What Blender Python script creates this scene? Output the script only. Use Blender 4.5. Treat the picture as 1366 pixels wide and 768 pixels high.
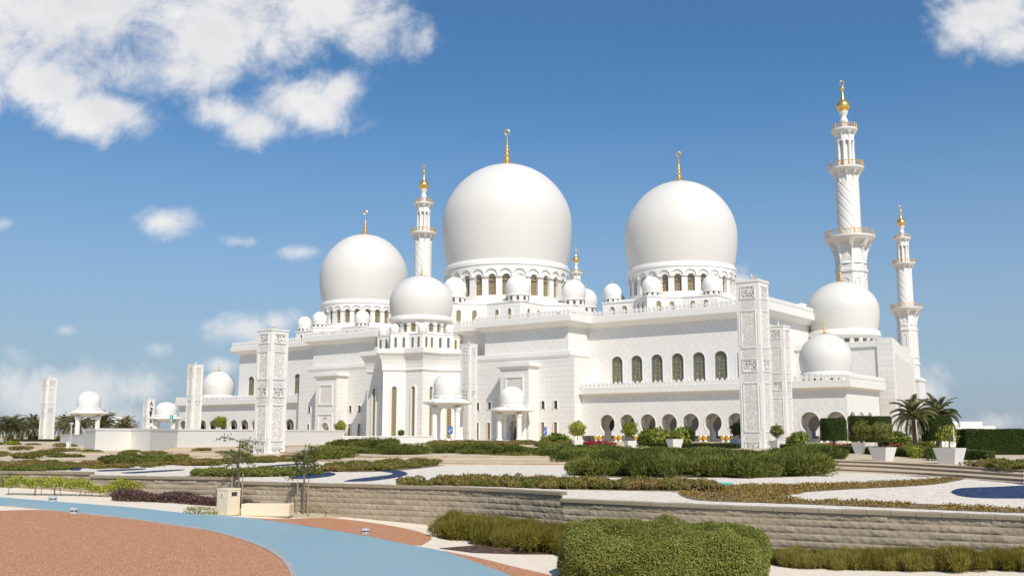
import bpy, bmesh, math, random
import numpy as np
from mathutils import Vector, Matrix
R_ = math.radians
rng = np.random.default_rng(7)
random.seed(7)
for o in list(bpy.data.objects):
    bpy.data.objects.remove(o, do_unlink=True)
scene = bpy.context.scene
col = scene.collection

# ------------------------------------------------------------------ camera
FPX, CXP, CYP, HOR, CAMZ = 1328.0, 683.0, 384.0, 578.0, 3.1
PITCH = math.atan((HOR - CYP) / FPX)
cd = bpy.data.cameras.new('camera'); cam = bpy.data.objects.new('camera', cd); col.objects.link(cam)
cd.sensor_width = 36.0; cd.lens = 36.0 * FPX / 1366.0
cd.clip_start = 0.5; cd.clip_end = 20000
cam.location = (0, 0, CAMZ); cam.rotation_euler = (R_(90) + PITCH, 0, 0)
scene.camera = cam

# ------------------------------------------------------------------ light
SUN_AZ, SUN_EL = 19.0, 45.5            # azimuth from -Y towards +X
az, el = R_(SUN_AZ), R_(SUN_EL)
sun_dir = Vector((math.sin(az) * math.cos(el), -math.cos(az) * math.cos(el), math.sin(el)))
sd = bpy.data.lights.new('sun', 'SUN'); sd.energy = 3.8; sd.angle = R_(0.53); sd.color = (1.0, 0.93, 0.83)
so = bpy.data.objects.new('sun', sd); col.objects.link(so)
so.rotation_euler = (-sun_dir).to_track_quat('-Z', 'Y').to_euler(); so.location = (60, -80, 120)
scene.view_settings.view_transform = 'Standard'; scene.view_settings.look = 'None'
scene.view_settings.gamma = 1.0; scene.view_settings.exposure = 0.26
scene.view_settings.use_curve_mapping = False

# ------------------------------------------------------------------ sky with clouds
def ray(px, py):
    c, s, a = math.cos(PITCH), math.sin(PITCH), CYP - py
    return Vector((px - CXP, FPX * c - a * s, FPX * s + a * c))
def at(px, py, Y):
    r = ray(px, py); return Vector((0, 0, CAMZ)) + r * (Y / r.y)
def gz(px, py, z):
    r = ray(px, py); return Vector((0, 0, CAMZ)) + r * ((z - CAMZ) / r.z)

W = bpy.data.worlds.new("World"); scene.world = W; W.use_nodes = True
nt = W.node_tree; nt.nodes.clear()
def N(t, **k):
    n = nt.nodes.new(t)
    for a, b in k.items(): setattr(n, a, b)
    return n
L = lambda a, b: nt.links.new(a, b)
def M(op, a, b=None, c=None):
    n = N('ShaderNodeMath', operation=op)
    for i, v in enumerate((a, b, c)):
        if v is None: continue
        if isinstance(v, (int, float)): n.inputs[i].default_value = v
        else: L(v, n.inputs[i])
    return n.outputs[0]
sky = N('ShaderNodeTexSky', sky_type='NISHITA')
sky.sun_disc = False; sky.sun_elevation = el
sky.sun_rotation = math.pi - az          # same bearing as the lamp
sky.air_density = 1.0; sky.dust_density = 1.0; sky.ozone_density = 2.5; sky.altitude = 0
tc = N('ShaderNodeTexCoord'); sep = N('ShaderNodeSeparateXYZ'); L(tc.outputs['Generated'], sep.inputs[0])
yy = M('MAXIMUM', sep.outputs[1], 0.02)
pu = M('DIVIDE', sep.outputs[0], yy); pv = M('DIVIDE', sep.outputs[2], yy)
cmb = N('ShaderNodeCombineXYZ'); L(pu, cmb.inputs[0]); L(pv, cmb.inputs[1])
def noise(vec, scale, detail, rough=0.55, off=None, dist=0.0):
    n = N('ShaderNodeTexNoise'); n.inputs['Scale'].default_value = scale; n.inputs['Detail'].default_value = detail
    n.inputs['Roughness'].default_value = rough; n.inputs['Distortion'].default_value = dist
    if off:
        m = N('ShaderNodeVectorMath', operation='ADD'); L(vec, m.inputs[0]); m.inputs[1].default_value = off; vec = m.outputs[0]
    L(vec, n.inputs['Vector']); return n.outputs['Fac']
nbig = noise(cmb.outputs[0], 5.0, 12, 0.62, None, 0.25)
nfine = noise(cmb.outputs[0], 20.0, 8, 0.66, None, 0.6)
noff = noise(cmb.outputs[0], 5.0, 12, 0.62, (-0.016, -0.030, 0), 0.25)
# cloud bodies by direction: (px, py, radius x, radius y, strength)
CL = [(120,-10,300,130,1.5), (280,40,230,110,1.35), (440,5,150,85,1.2), (500,40,90,62,1.1), (-40,60,160,90,1.2), (50,110,110,52,1.05),
      (135,150,100,42,1.0), (240,95,190,58,1.0), (410,140,110,66,1.4), (350,172,92,44,1.2), (300,150,66,42,1.1), (450,125,66,50,1.2),
      (216,297,54,30,1.1), (5,298,46,20,.95), (318,322,30,9,.45), (400,335,34,9,.42),
      (330,438,70,28,1.1), (368,430,36,22,1.0), (295,490,30,16,.95), (1320,20,100,62,1.2), (1355,55,80,52,1.1), (1285,40,52,40,.9), (1310,-10,100,50,1.1),
      (1240,522,50,44,1.0), (1330,564,100,32,1.0), (995,385,40,30,.8), (85,532,160,50,.95), (185,522,70,28,.8), (215,465,20,9,.45), (85,440,20,9,.45), (20,520,90,40,.6), (150,558,220,34,.85),
      (1220,560,70,44,.85)]
field = None
for (x, y, rx, ry, s) in CL:
    r = ray(x, y); cx, cy = r.x / r.y, r.z / r.y
    k = ray(x, y).y
    d = M('ADD', M('POWER', M('ABSOLUTE', M('MULTIPLY', M('SUBTRACT', pu, cx), k / rx)), 2.0),
          M('POWER', M('ABSOLUTE', M('MULTIPLY', M('SUBTRACT', pv, cy), k / ry)), 2.0))
    v = M('MULTIPLY', M('SUBTRACT', 1.0, M('SQRT', d)), s)
    if field is None: field = v
    else:
        n = N('ShaderNodeMath', operation='SMOOTH_MAX'); L(field, n.inputs[0]); L(v, n.inputs[1]); n.inputs[2].default_value = 0.12; field = n.outputs[0]
field = M('MAXIMUM', field, -0.6)
dens = M('ADD', M('ADD', field, M('MULTIPLY', M('SUBTRACT', nbig, 0.52), 2.6)), M('MULTIPLY', M('SUBTRACT', nfine, 0.5), 1.5))
mr = N('ShaderNodeMapRange', interpolation_type='SMOOTHSTEP'); L(dens, mr.inputs[0])
mr.inputs[1].default_value = 0.0; mr.inputs[2].default_value = 1.05
alpha = M('MULTIPLY', mr.outputs[0], M('GREATER_THAN', sep.outputs[1], 0.05))
lowf = N('ShaderNodeMapRange'); L(pv, lowf.inputs[0]); lowf.inputs[1].default_value = 0.0; lowf.inputs[2].default_value = 0.14
lowf.inputs[3].default_value = 0.58; lowf.inputs[4].default_value = 0.97
alpha = M('MULTIPLY', alpha, lowf.outputs[0])
# shading of the cloud: the side turned to the light is whiter
lit = M('ADD', 0.5, M('MULTIPLY', M('SUBTRACT', nbig, noff), 3.2))
thick = N('ShaderNodeMapRange'); L(dens, thick.inputs[0]); thick.inputs[1].default_value = 0.7; thick.inputs[2].default_value = 2.0
thick.inputs[3].default_value = 1.0; thick.inputs[4].default_value = 0.84
sh = M('MULTIPLY', M('MINIMUM', M('MAXIMUM', lit, 0.0), 1.0), 1.0)
ramp = N('ShaderNodeMix', data_type='RGBA'); L(sh, ramp.inputs[0])
ramp.inputs[6].default_value = (6.3, 6.3, 6.55, 1); ramp.inputs[7].default_value = (8.1, 7.95, 7.8, 1)
dk = N('ShaderNodeMix', data_type='RGBA', blend_type='MULTIPLY'); dk.inputs[0].default_value = 1.0
tcb = N('ShaderNodeCombineColor'); L(thick.outputs[0], tcb.inputs[0]); L(thick.outputs[0], tcb.inputs[1]); L(M('ADD', M('MULTIPLY', thick.outputs[0], 0.92), 0.08), tcb.inputs[2])
L(ramp.outputs[2], dk.inputs[6]); L(tcb.outputs[0], dk.inputs[7])
# pale dusty air low over the horizon
hz = N('ShaderNodeMapRange', interpolation_type='SMOOTHSTEP'); L(sep.outputs[2], hz.inputs[0]); hz.inputs[1].default_value = -0.02; hz.inputs[2].default_value = 0.36
hz.inputs[3].default_value = 0.75; hz.inputs[4].default_value = 0.0
tint = N('ShaderNodeMix', data_type='RGBA', blend_type='MULTIPLY'); tint.inputs[0].default_value = 1.0; L(sky.outputs[0], tint.inputs[6]); tint.inputs[7].default_value = (.485, .775, .955, 1)
hmix = N('ShaderNodeMix', data_type='RGBA'); L(hz.outputs[0], hmix.inputs[0]); L(tint.outputs[2], hmix.inputs[6]); hmix.inputs[7].default_value = (3.2, 3.75, 4.65, 1)
cm = N('ShaderNodeMix', data_type='RGBA'); L(alpha, cm.inputs[0]); L(hmix.outputs[2], cm.inputs[6]); L(dk.outputs[2], cm.inputs[7])
bg = N('ShaderNodeBackground'); bg.inputs['Strength'].default_value = 0.10; L(cm.outputs[2], bg.inputs['Color'])
out = N('ShaderNodeOutputWorld'); L(bg.outputs[0], out.inputs['Surface'])

# ------------------------------------------------------------------ helpers
def tag(o, label=None, cat=None, group=None, kind=None):
    for k, v in (('label', label), ('category', cat), ('group', group), ('kind', kind)):
        if v: o[k] = v
    return o
def empty(name, loc=(0, 0, 0), rz=0, label=None, cat=None, group=None):
    o = bpy.data.objects.new(name, None); col.objects.link(o); o.location = loc; o.rotation_euler = (0, 0, rz)
    o.empty_display_size = 0.2
    return tag(o, label, cat, group)
def copy_tree(o, parent=None):
    c = o.copy(); col.objects.link(c)
    if parent is not None: c.parent = parent
    for ch in list(o.children): copy_tree(ch, c)
    return c

class MB:
    """collects verts/faces (with optional uv) and links them as one mesh object"""
    def __init__(s): s.v = []; s.f = []; s.uv = {}
    def add(s, vs, fs, uvs=None):
        b = len(s.v); s.v.extend([tuple(p) for p in vs])
        for i, f in enumerate(fs):
            if uvs: s.uv[len(s.f)] = uvs[i]
            s.f.append([b + j for j in f])
    def box(s, x0, x1, y0, y1, z0, z1):
        s.add([(x0,y0,z0),(x1,y0,z0),(x1,y1,z0),(x0,y1,z0),(x0,y0,z1),(x1,y0,z1),(x1,y1,z1),(x0,y1,z1)],
              [(0,3,2,1),(4,5,6,7),(0,1,5,4),(1,2,6,5),(2,3,7,6),(3,0,4,7)])
    def prism(s, poly, z0, z1):
        n = len(poly)
        s.add([(x,y,z0) for x,y in poly] + [(x,y,z1) for x,y in poly],
              [tuple(range(n))[::-1], tuple(range(n, 2*n))] + [(i,(i+1)%n,n+(i+1)%n,n+i) for i in range(n)])
    def loft(s, poly, prof, cap=True, skip=(), capbot=False):
        """rings of the footprint pushed outwards: prof = [(offset, z)]"""
        n = len(poly); rings = [[(x, y, z) for x, y in offset(poly, d)] for d, z in prof]
        vs = [p for r in rings for p in r]; fs = []
        for k in range(len(prof) - 1):
            for i in range(n):
                if i in skip: continue
                j = (i + 1) % n
                fs.append((k*n+i, k*n+j, (k+1)*n+j, (k+1)*n+i))
        if cap: fs.append(tuple(range((len(prof)-1)*n, len(prof)*n)))
        if capbot: fs.append(tuple(range(n))[::-1])
        s.add(vs, fs)
    def lathe(s, prof, seg=48, c=(0, 0), capt=False, capb=False, a0=0.0):
        vs = []; fs = []; uvs = []; m = len(prof); rm = max(r for r, z in prof)
        ln = [0]
        for k in range(1, m): ln.append(ln[-1] + math.hypot(prof[k][0]-prof[k-1][0], prof[k][1]-prof[k-1][1]))
        for (r, z) in prof:
            for i in range(seg):
                a = a0 + 2*math.pi*i/seg; vs.append((c[0]+r*math.cos(a), c[1]+r*math.sin(a), z))
        for k in range(m-1):
            for i in range(seg):
                j = (i+1) % seg
                fs.append((k*seg+i, k*seg+j, (k+1)*seg+j, (k+1)*seg+i))
                u0, u1 = 2*math.pi*rm*i/seg, 2*math.pi*rm*(i+1)/seg
                uvs.append(((u0,ln[k]),(u1,ln[k]),(u1,ln[k+1]),(u0,ln[k+1])))
        if capt: fs.append(tuple(range((m-1)*seg, m*seg))); uvs.append([(0,0)]*seg)
        if capb: fs.append(tuple(range(seg))[::-1]); uvs.append([(0,0)]*seg)
        s.add(vs, fs, uvs)
    def tube(s, pts, rad, n=8, closed=False):
        P = [Vector(p) for p in pts]; m = len(P); vs = []; fs = []
        rr = rad if isinstance(rad, (list, tuple)) else [rad]*m
        prev = None
        for i in range(m):
            if closed: d = P[(i+1) % m] - P[i-1]
            else: d = P[min(i+1, m-1)] - P[max(i-1, 0)]
            d.normalize()
            if prev is None:
                ref = Vector((0,0,1)) if abs(d.z) < .9 else Vector((1,0,0)); a = d.cross(ref).normalized()
            else: a = (prev - d*prev.dot(d)).normalized()
            prev = a; b = d.cross(a)
            for k in range(n):
                t = 2*math.pi*k/n; vs.append(P[i] + (a*math.cos(t) + b*math.sin(t))*rr[i])
        for i in range(m if closed else m-1):
            for k in range(n):
                j = (i+1) % m; fs.append((i*n+k, i*n+(k+1)%n, j*n+(k+1)%n, j*n+k))
        if not closed: fs += [tuple(range(n))[::-1], tuple(range((m-1)*n, m*n))]
        s.add(vs, fs)
    def build(s, name, mat, parent=None, smooth=None, loc=None, norm=True):
        me = bpy.data.meshes.new(name); me.from_pydata(s.v, [], s.f)
        if s.uv:
            ul = me.uv_layers.new(name='UVMap')
            for p in me.polygons:
                u = s.uv.get(p.index)
                if u:
                    for li, q in zip(p.loop_indices, u): ul.data[li].uv = q
        if norm:
            bm = bmesh.new(); bm.from_mesh(me); bmesh.ops.recalc_face_normals(bm, faces=bm.faces); bm.to_mesh(me); bm.free()
        if smooth is not None:
            me.polygons.foreach_set('use_smooth', [True]*len(me.polygons)); me.set_sharp_from_angle(angle=R_(smooth))
        me.materials.append(mat)
        o = bpy.data.objects.new(name, me); col.objects.link(o)
        if parent is not None: o.parent = parent
        if loc is not None: o.location = loc
        return o

def offset(poly, d):
    if abs(d) < 1e-9: return list(poly)
    n = len(poly); out = []
    area = sum(poly[i][0]*poly[(i+1)%n][1] - poly[(i+1)%n][0]*poly[i][1] for i in range(n))
    sg = 1 if area > 0 else -1
    for i in range(n):
        p0, p1, p2 = (Vector(poly[i-1]), Vector(poly[i]), Vector(poly[(i+1)%n]))
        e1 = (p1-p0).normalized(); e2 = (p2-p1).normalized()
        n1 = Vector((e1.y, -e1.x))*sg; n2 = Vector((e2.y, -e2.x))*sg
        m = n1 + n2; q = m.dot(n1)
        out.append(tuple(p1 + m*(d/max(q, 0.25))))
    return out
def numpy_mesh(name, V, F, mat, parent=None, smooth=False):
    """fast mesh from arrays: V (n,3), F (m,4) or (m,3)"""
    me = bpy.data.meshes.new(name); k = F.shape[1]
    me.vertices.add(len(V)); me.vertices.foreach_set('co', np.ascontiguousarray(V, dtype=np.float32).ravel())
    me.loops.add(F.size); me.loops.foreach_set('vertex_index', np.ascontiguousarray(F, dtype=np.int32).ravel())
    me.polygons.add(len(F)); me.polygons.foreach_set('loop_start', np.arange(0, F.size, k, dtype=np.int32))
    me.polygons.foreach_set('loop_total', np.full(len(F), k, dtype=np.int32))
    if smooth: me.polygons.foreach_set('use_smooth', np.ones(len(F), dtype=bool))
    me.update(calc_edges=True); me.materials.append(mat)
    o = bpy.data.objects.new(name, me); col.objects.link(o)
    if parent is not None: o.parent = parent
    return o

# ------------------------------------------------------------------ materials
class NT:
    def __init__(s, name):
        s.m = bpy.data.materials.new(name); s.m.use_nodes = True; s.t = s.m.node_tree
        s.b = s.t.nodes['Principled BSDF']; s.out = s.t.nodes['Material Output']
    def n(s, t, **k):
        x = s.t.nodes.new(t)
        for a, b in k.items(): setattr(x, a, b)
        return x
    def l(s, a, b): s.t.links.new(a, b)
    def math(s, op, a, b=None, c=None):
        x = s.n('ShaderNodeMath', operation=op)
        for i, v in enumerate((a, b, c)):
            if v is None: continue
            if isinstance(v, (int, float)): x.inputs[i].default_value = v
            else: s.l(v, x.inputs[i])
        return x.outputs[0]
    def mix(s, f, a, b, bt='MIX'):
        x = s.n('ShaderNodeMix', data_type='RGBA', blend_type=bt)
        for i, v in ((0, f), (6, a), (7, b)):
            if isinstance(v, (int, float)): x.inputs[i].default_value = v
            elif isinstance(v, tuple): x.inputs[i].default_value = v if len(v) == 4 else v + (1,)
            else: s.l(v, x.inputs[i])
        return x.outputs[2]
    def ramp(s, f, stops, interp='LINEAR'):
        x = s.n('ShaderNodeValToRGB'); x.color_ramp.interpolation = interp; e = x.color_ramp.elements
        while len(e) < len(stops): e.new(0.5)
        for q, (p, c) in zip(e, stops): q.position = p; q.color = tuple(c) + (1,) if len(c) == 3 else c
        s.l(f, x.inputs[0]); return x.outputs[0]
    def noise(s, vec, scale, detail=4, rough=.5):
        x = s.n('ShaderNodeTexNoise'); x.inputs['Scale'].default_value = scale; x.inputs['Detail'].default_value = detail
        x.inputs['Roughness'].default_value = rough; s.l(vec, x.inputs['Vector']); return x.outputs['Fac']
    def obj(s): return s.n('ShaderNodeTexCoord').outputs['Object']
    def uv(s): return s.n('ShaderNodeTexCoord').outputs['UV']
    def bump(s, h, strength=.3, dist=.05):
        x = s.n('ShaderNodeBump'); x.inputs['Strength'].default_value = strength; x.inputs['Distance'].default_value = dist
        s.l(h, x.inputs['Height']); s.l(x.outputs[0], s.b.inputs['Normal'])
    def set(s, color=None, rough=None, metal=None, spec=None):
        for k, v in (('Base Color', color), ('Roughness', rough), ('Metallic', metal), ('Specular IOR Level', spec)):
            if v is None: continue
            if isinstance(v, (int, float)): s.b.inputs[k].default_value = v
            elif isinstance(v, tuple): s.b.inputs[k].default_value = v if len(v) == 4 else v + (1,)
            else: s.l(v, s.b.inputs[k])
        return s.m

WHITE = (.785, .758, .712)
def marble(name, kind='plain', base=WHITE, joint=.88, w=1.6, h=.8, rough=.45):
    t = NT(name); o = t.obj()
    big = t.noise(o, .12, 5, .6); fine = t.noise(o, 2.2, 4, .6)
    c = t.mix(big, tuple(x*.95 for x in base), base)
    c = t.mix(t.math('MULTIPLY', fine, .25), c, tuple(x*.93 for x in base))
    if kind != 'plain':
        if kind == 'dome':
            vec = t.uv()
        else:
            sp = t.n('ShaderNodeSeparateXYZ'); t.l(o, sp.inputs[0])
            a = t.math('ADD', sp.outputs[0], sp.outputs[1]); z = sp.outputs[2]
            cb = t.n('ShaderNodeCombineXYZ')
            if kind == 'course': t.l(a, cb.inputs[0]); t.l(z, cb.inputs[1])
            else:
                t.l(t.math('MULTIPLY', t.math('ADD', a, z), .7071), cb.inputs[0]); t.l(t.math('MULTIPLY', t.math('SUBTRACT', z, a), .7071), cb.inputs[1])
            vec = cb.outputs[0]
        br = t.n('ShaderNodeTexBrick'); t.l(vec, br.inputs['Vector'])
        br.offset = 0.0 if kind == 'diamond' else .5
        br.inputs['Scale'].default_value = 1; br.inputs['Brick Width'].default_value = w; br.inputs['Row Height'].default_value = h
        br.inputs['Mortar Size'].default_value = .045 if kind != 'dome' else .03; br.inputs['Mortar Smooth'].default_value = .3
        br.inputs['Color1'].default_value = (1,1,1,1); k2 = .975 if kind == 'dome' else .95; br.inputs['Color2'].default_value = (k2, k2, k2*1.003, 1)
        br.inputs['Mortar'].default_value = (joint, joint, joint*1.0, 1)
        c = t.mix(1.0, c, br.outputs['Color'], 'MULTIPLY')
    return t.set(color=c, rough=rough, spec=.3)
m_course = marble('marble_coursed', 'course', joint=.78, w=2.2, h=1.05)
m_diam = marble('marble_diamond_tiles', 'diamond', joint=.85, w=1.3, h=1.3)
m_plain = marble('marble_plain')
m_dome = marble('marble_dome_tiles', 'dome', base=(.695,.665,.615), joint=.91, w=1.0, h=.5, rough=.5)
m_sdome = marble('marble_small_dome', 'plain', base=(.77,.75,.715), rough=.5)

def arabesque(name, dark, scale, thr=.09):
    t = NT(name); o = t.obj()
    sp = t.n('ShaderNodeSeparateXYZ'); t.l(o, sp.inputs[0])
    cb = t.n('ShaderNodeCombineXYZ'); t.l(t.math('ADD', sp.outputs[0], sp.outputs[1]), cb.inputs[0]); t.l(sp.outputs[2], cb.inputs[1])
    nz = t.n('ShaderNodeTexNoise'); nz.inputs['Scale'].default_value = scale*.6; t.l(cb.outputs[0], nz.inputs['Vector'])
    mx = t.n('ShaderNodeMix', data_type='VECTOR'); mx.inputs[0].default_value = .12; t.l(cb.outputs[0], mx.inputs[4]); t.l(nz.outputs['Color'], mx.inputs[5])
    v = t.n('ShaderNodeTexVoronoi', feature='DISTANCE_TO_EDGE'); v.inputs['Scale'].default_value = scale; t.l(mx.outputs[1], v.inputs['Vector'])
    v2 = t.n('ShaderNodeTexVoronoi', feature='F1'); v2.inputs['Scale'].default_value = scale*1.9; t.l(mx.outputs[1], v2.inputs['Vector'])
    f = t.math('SMOOTH_MIN', v.outputs['Distance'], t.math('MULTIPLY', v2.outputs['Distance'], .5), .03)
    c = t.ramp(f, [(0, WHITE), (thr, WHITE), (thr*1.5, dark), (1, dark)])
    t.bump(t.math('MULTIPLY', f, -1.0), .6, .06)
    return t.set(color=c, rough=.55)
m_carve = arabesque('carved_stone_panel', (.53,.49,.42), 5.0)
m_grille = arabesque('pierced_stone_grille', (.24,.21,.175), 4.2, .10)
m_frieze = arabesque('carved_frieze', (.52,.48,.42), 6.5)

t = NT('gold'); m_gold = t.set(color=t.mix(t.noise(t.obj(), 1.5), (.80,.50,.13), (.92,.62,.20)), rough=.34, metal=.85)
t = NT('gilt_rail'); m_gilt = t.set(color=(.72,.45,.17), rough=.4, metal=.45)
def lattice(name, gold, glass, sx, sz, bw, uvs=False):
    t = NT(name); sp = t.n('ShaderNodeSeparateXYZ')
    t.l(t.uv(), sp.inputs[0]); x, z = sp.outputs[0], sp.outputs[1]
    def tri(v, per): return t.math('ABSOLUTE', t.math('SUBTRACT', t.math('FRACT', t.math('DIVIDE', v, per)), .5))
    d1 = tri(t.math('ADD', x, t.math('MULTIPLY', z, sx/sz)), sx); d2 = tri(t.math('SUBTRACT', x, t.math('MULTIPLY', z, sx/sz)), sx)
    d3 = tri(x, sx)
    # rosette circles
    ax = t.math('MULTIPLY', tri(x, sx), sx); bz = t.math('MULTIPLY', tri(z, sz), sz)
    rr = t.math('SQRT', t.math('ADD', t.math('POWER', ax, 2.0), t.math('POWER', bz, 2.0)))
    d4 = t.math('ABSOLUTE', t.math('SUBTRACT', rr, sx*.33))
    f = t.math('MINIMUM', t.math('MINIMUM', d1, d2), t.math('MULTIPLY', d4, 1/sx))
    k = t.math('LESS_THAN', f, bw)
    g = t.mix(t.noise(t.obj(), .8, 3), tuple(q*.7 for q in glass), tuple(q*1.3 for q in glass))
    c = t.mix(k, g, gold)
    return t.set(color=c, rough=t.math('ADD', t.math('MULTIPLY', k, .3), .12))
m_lat = lattice('gilt_lattice_window', (.40,.28,.12), (.085,.095,.082), .62, .75, .085)
m_lat2 = lattice('bronze_lattice_window', (.30,.21,.10), (.055,.06,.055), .55, .65, .12)
t = NT('green_glass'); g = t.mix(t.noise(t.obj(), .35, 3), (.10,.12,.105), (.13,.175,.155)); m_glass = t.set(color=g, rough=.12)
t = NT('tracery_gold'); m_trac = t.set(color=(.42,.30,.14), rough=.4, metal=.3)
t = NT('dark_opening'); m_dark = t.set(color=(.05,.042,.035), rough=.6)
t = NT('bronze_door'); m_door = t.set(color=t.mix(t.noise(t.obj(), 3), (.10,.07,.045), (.17,.12,.08)), rough=.45)

# ------------------------------------------------------------------ architecture helpers
ANG = R_(-37.4); MO = (-1.3, 254.0)
U = Vector((math.cos(ANG), math.sin(ANG))); NN = Vector((U.y, -U.x))
ZG = 1.6
def st(s, t, z=0.0):
    p = Vector(MO) + U*s + NN*t; return Vector((p.x, p.y, z))
def flat_s(t0, sgn=1):            # wall facing +t: x runs along s
    return lambda x, d, z: (x, -(t0 - d), z)
def flat_u(s0):                   # wall facing +s: x runs along -t ... x = t
    return lambda x, d, z: (s0 - d, -x, z)
def seg_map(p, q, dep=0.0):
    """wall between two local (s,t) points; outside on the right of p->q in (s,t)"""
    p = Vector(p); q = Vector(q); e = (q-p).normalized(); nrm = Vector((e.y, -e.x))
    def f(x, d, z):
        w = p + e*x - nrm*d; return (w.x, -w.y, z)
    return f
def cyl_map(R, c=(0, 0), a0=0.0):
    def f(x, d, z):
        a = a0 + x/R; return (c[0] + (R-d)*math.sin(a), -(c[1] + (R-d)*math.cos(a)), z)
    return f

def op_round(w, zb, zt):          # round-headed opening
    r = w/2; zs = zt - r
    def lo(x): return zb
    def hi(x): return zs + math.sqrt(max(0, r*r - x*x))
    return dict(hw=r, lo=lo, hi=hi, xs=[r*math.sin(math.pi*(i/14-.5)) for i in range(15)],
                outline=[(-r, zb)] + [(-r*math.cos(math.pi*i/14), zs + r*math.sin(math.pi*i/14)) for i in range(15)] + [(r, zb)])
def op_horse(r, zc, neck, zb):
    zn = zc - math.sqrt(r*r - neck*neck)
    def lo(x): return zb if abs(x) < neck - 1e-6 else zc - math.sqrt(max(0, r*r - x*x))
    def hi(x): return zc + math.sqrt(max(0, r*r - x*x))*1.06
    xs = [r*math.sin(math.pi*(i/18-.5)) for i in range(19)] + [-neck, neck]
    a0 = math.asin((zn-zc)/r)
    pts = []
    n = 22
    for i in range(n+1):
        a = math.pi - a0 - (math.pi - 2*a0)*i/n
        zz = math.sin(a)*r; pts.append((math.cos(a)*r, zc + zz*(1.06 if zz > 0 else 1)))
    return dict(hw=r, lo=lo, hi=hi, xs=sorted(xs), neck=neck, outline=[(-neck, zb)] + pts + [(neck, zb)])
def arch_wall(mb, x0, x1, z0, z1, ops, mp, thick=.5, sub=0):
    """wall x0..x1, z0..z1 with openings [(xc, spec)], reveals going in by thick"""
    def quad(a, b, c, d): mb.add([mp(*p) for p in (a, b, c, d)], [(0,1,2,3)])
    def strip(xa, xb):
        n = max(1, int((xb-xa)/sub)) if sub else 1
        for i in range(n):
            p, q = xa+(xb-xa)*i/n, xa+(xb-xa)*(i+1)/n
            quad((p,0,z0),(q,0,z0),(q,0,z1),(p,0,z1))
    x = x0
    for xc, o in ops:
        if xc - o['hw'] > x + 1e-6: strip(x, xc - o['hw'])
        e = 1e-5; xs = o['xs']
        for xa, xb in zip(xs[:-1], xs[1:]):
            if xb - xa < 1e-7: continue
            la, lb, ha, hb = o['lo'](xa+e), o['lo'](xb-e), o['hi'](xa+e), o['hi'](xb-e)
            A, B = xc+xa, xc+xb
            if min(la, lb) > z0 + 1e-4:
                quad((A,0,z0),(B,0,z0),(B,0,lb),(A,0,la)); quad((A,0,la),(B,0,lb),(B,thick,lb),(A,thick,la))
            quad((A,0,ha),(B,0,hb),(B,0,z1),(A,0,z1)); quad((A,0,ha),(A,thick,ha),(B,thick,hb),(B,0,hb))
        hw = o['hw']
        if 'neck' in o:
            nk = o['neck']; zl = o['lo'](nk)
            for sg in (-1, 1): quad((xc+sg*nk,0,z0),(xc+sg*nk,thick,z0),(xc+sg*nk,thick,zl),(xc+sg*nk,0,zl))
        else:
            for sg in (-1, 1): quad((xc+sg*hw,0,o['lo'](hw)),(xc+sg*hw,thick,o['lo'](hw)),(xc+sg*hw,thick,o['hi'](hw-1e-5)),(xc+sg*hw,0,o['hi'](hw-1e-5)))
        x = xc + hw
    if x < x1 - 1e-6: strip(x, x1)
def off_open(pts, d):
    out = []
    for i in range(len(pts)):
        p = Vector(pts[i]); a = Vector(pts[max(i-1,0)]); b = Vector(pts[min(i+1,len(pts)-1)])
        e = (b-a).normalized(); n = Vector((-e.y, e.x)); out.append(tuple(p + n*d))
    return out
def frame(mb, xc, o, mp, w=.25, proud=.12, inn=0.0):
    """raised band round an opening outline"""
    inner = o['outline']; outer = off_open(inner, w); n = len(inner)
    vs = []
    for (x, z) in inner: vs += [mp(xc+x, inn, z), mp(xc+x, -proud, z)]
    for (x, z) in outer: vs += [mp(xc+x, -proud, z), mp(xc+x, inn, z)]
    fs = []; b = 2*n
    for i in range(n-1):
        fs += [(2*i, 2*i+2, 2*i+3, 2*i+1), (2*i+1, 2*i+3, b+2*i+2, b+2*i), (b+2*i, b+2*i+2, b+2*i+3, b+2*i+1)]
    fs += [(0, 1, b, b+1), (2*n-2, 2*n-1, b+2*n-2, b+2*n-1)]
    mb.add(vs, fs)
def pane(mb, xc, o, mp, depth, k=1.0):
    pts = o['outline']; n = len(pts)
    mb.add([mp(xc+x*k, depth, z) for x, z in pts], [tuple(range(n))], [[(x, z) for x, z in pts]])
def rect(w, zb, zt):
    r = w/2
    return dict(hw=r, lo=lambda x: zb, hi=lambda x: zt, xs=[-r, r], outline=[(-r, zb), (-r, zt), (r, zt), (r, zb)])
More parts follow.
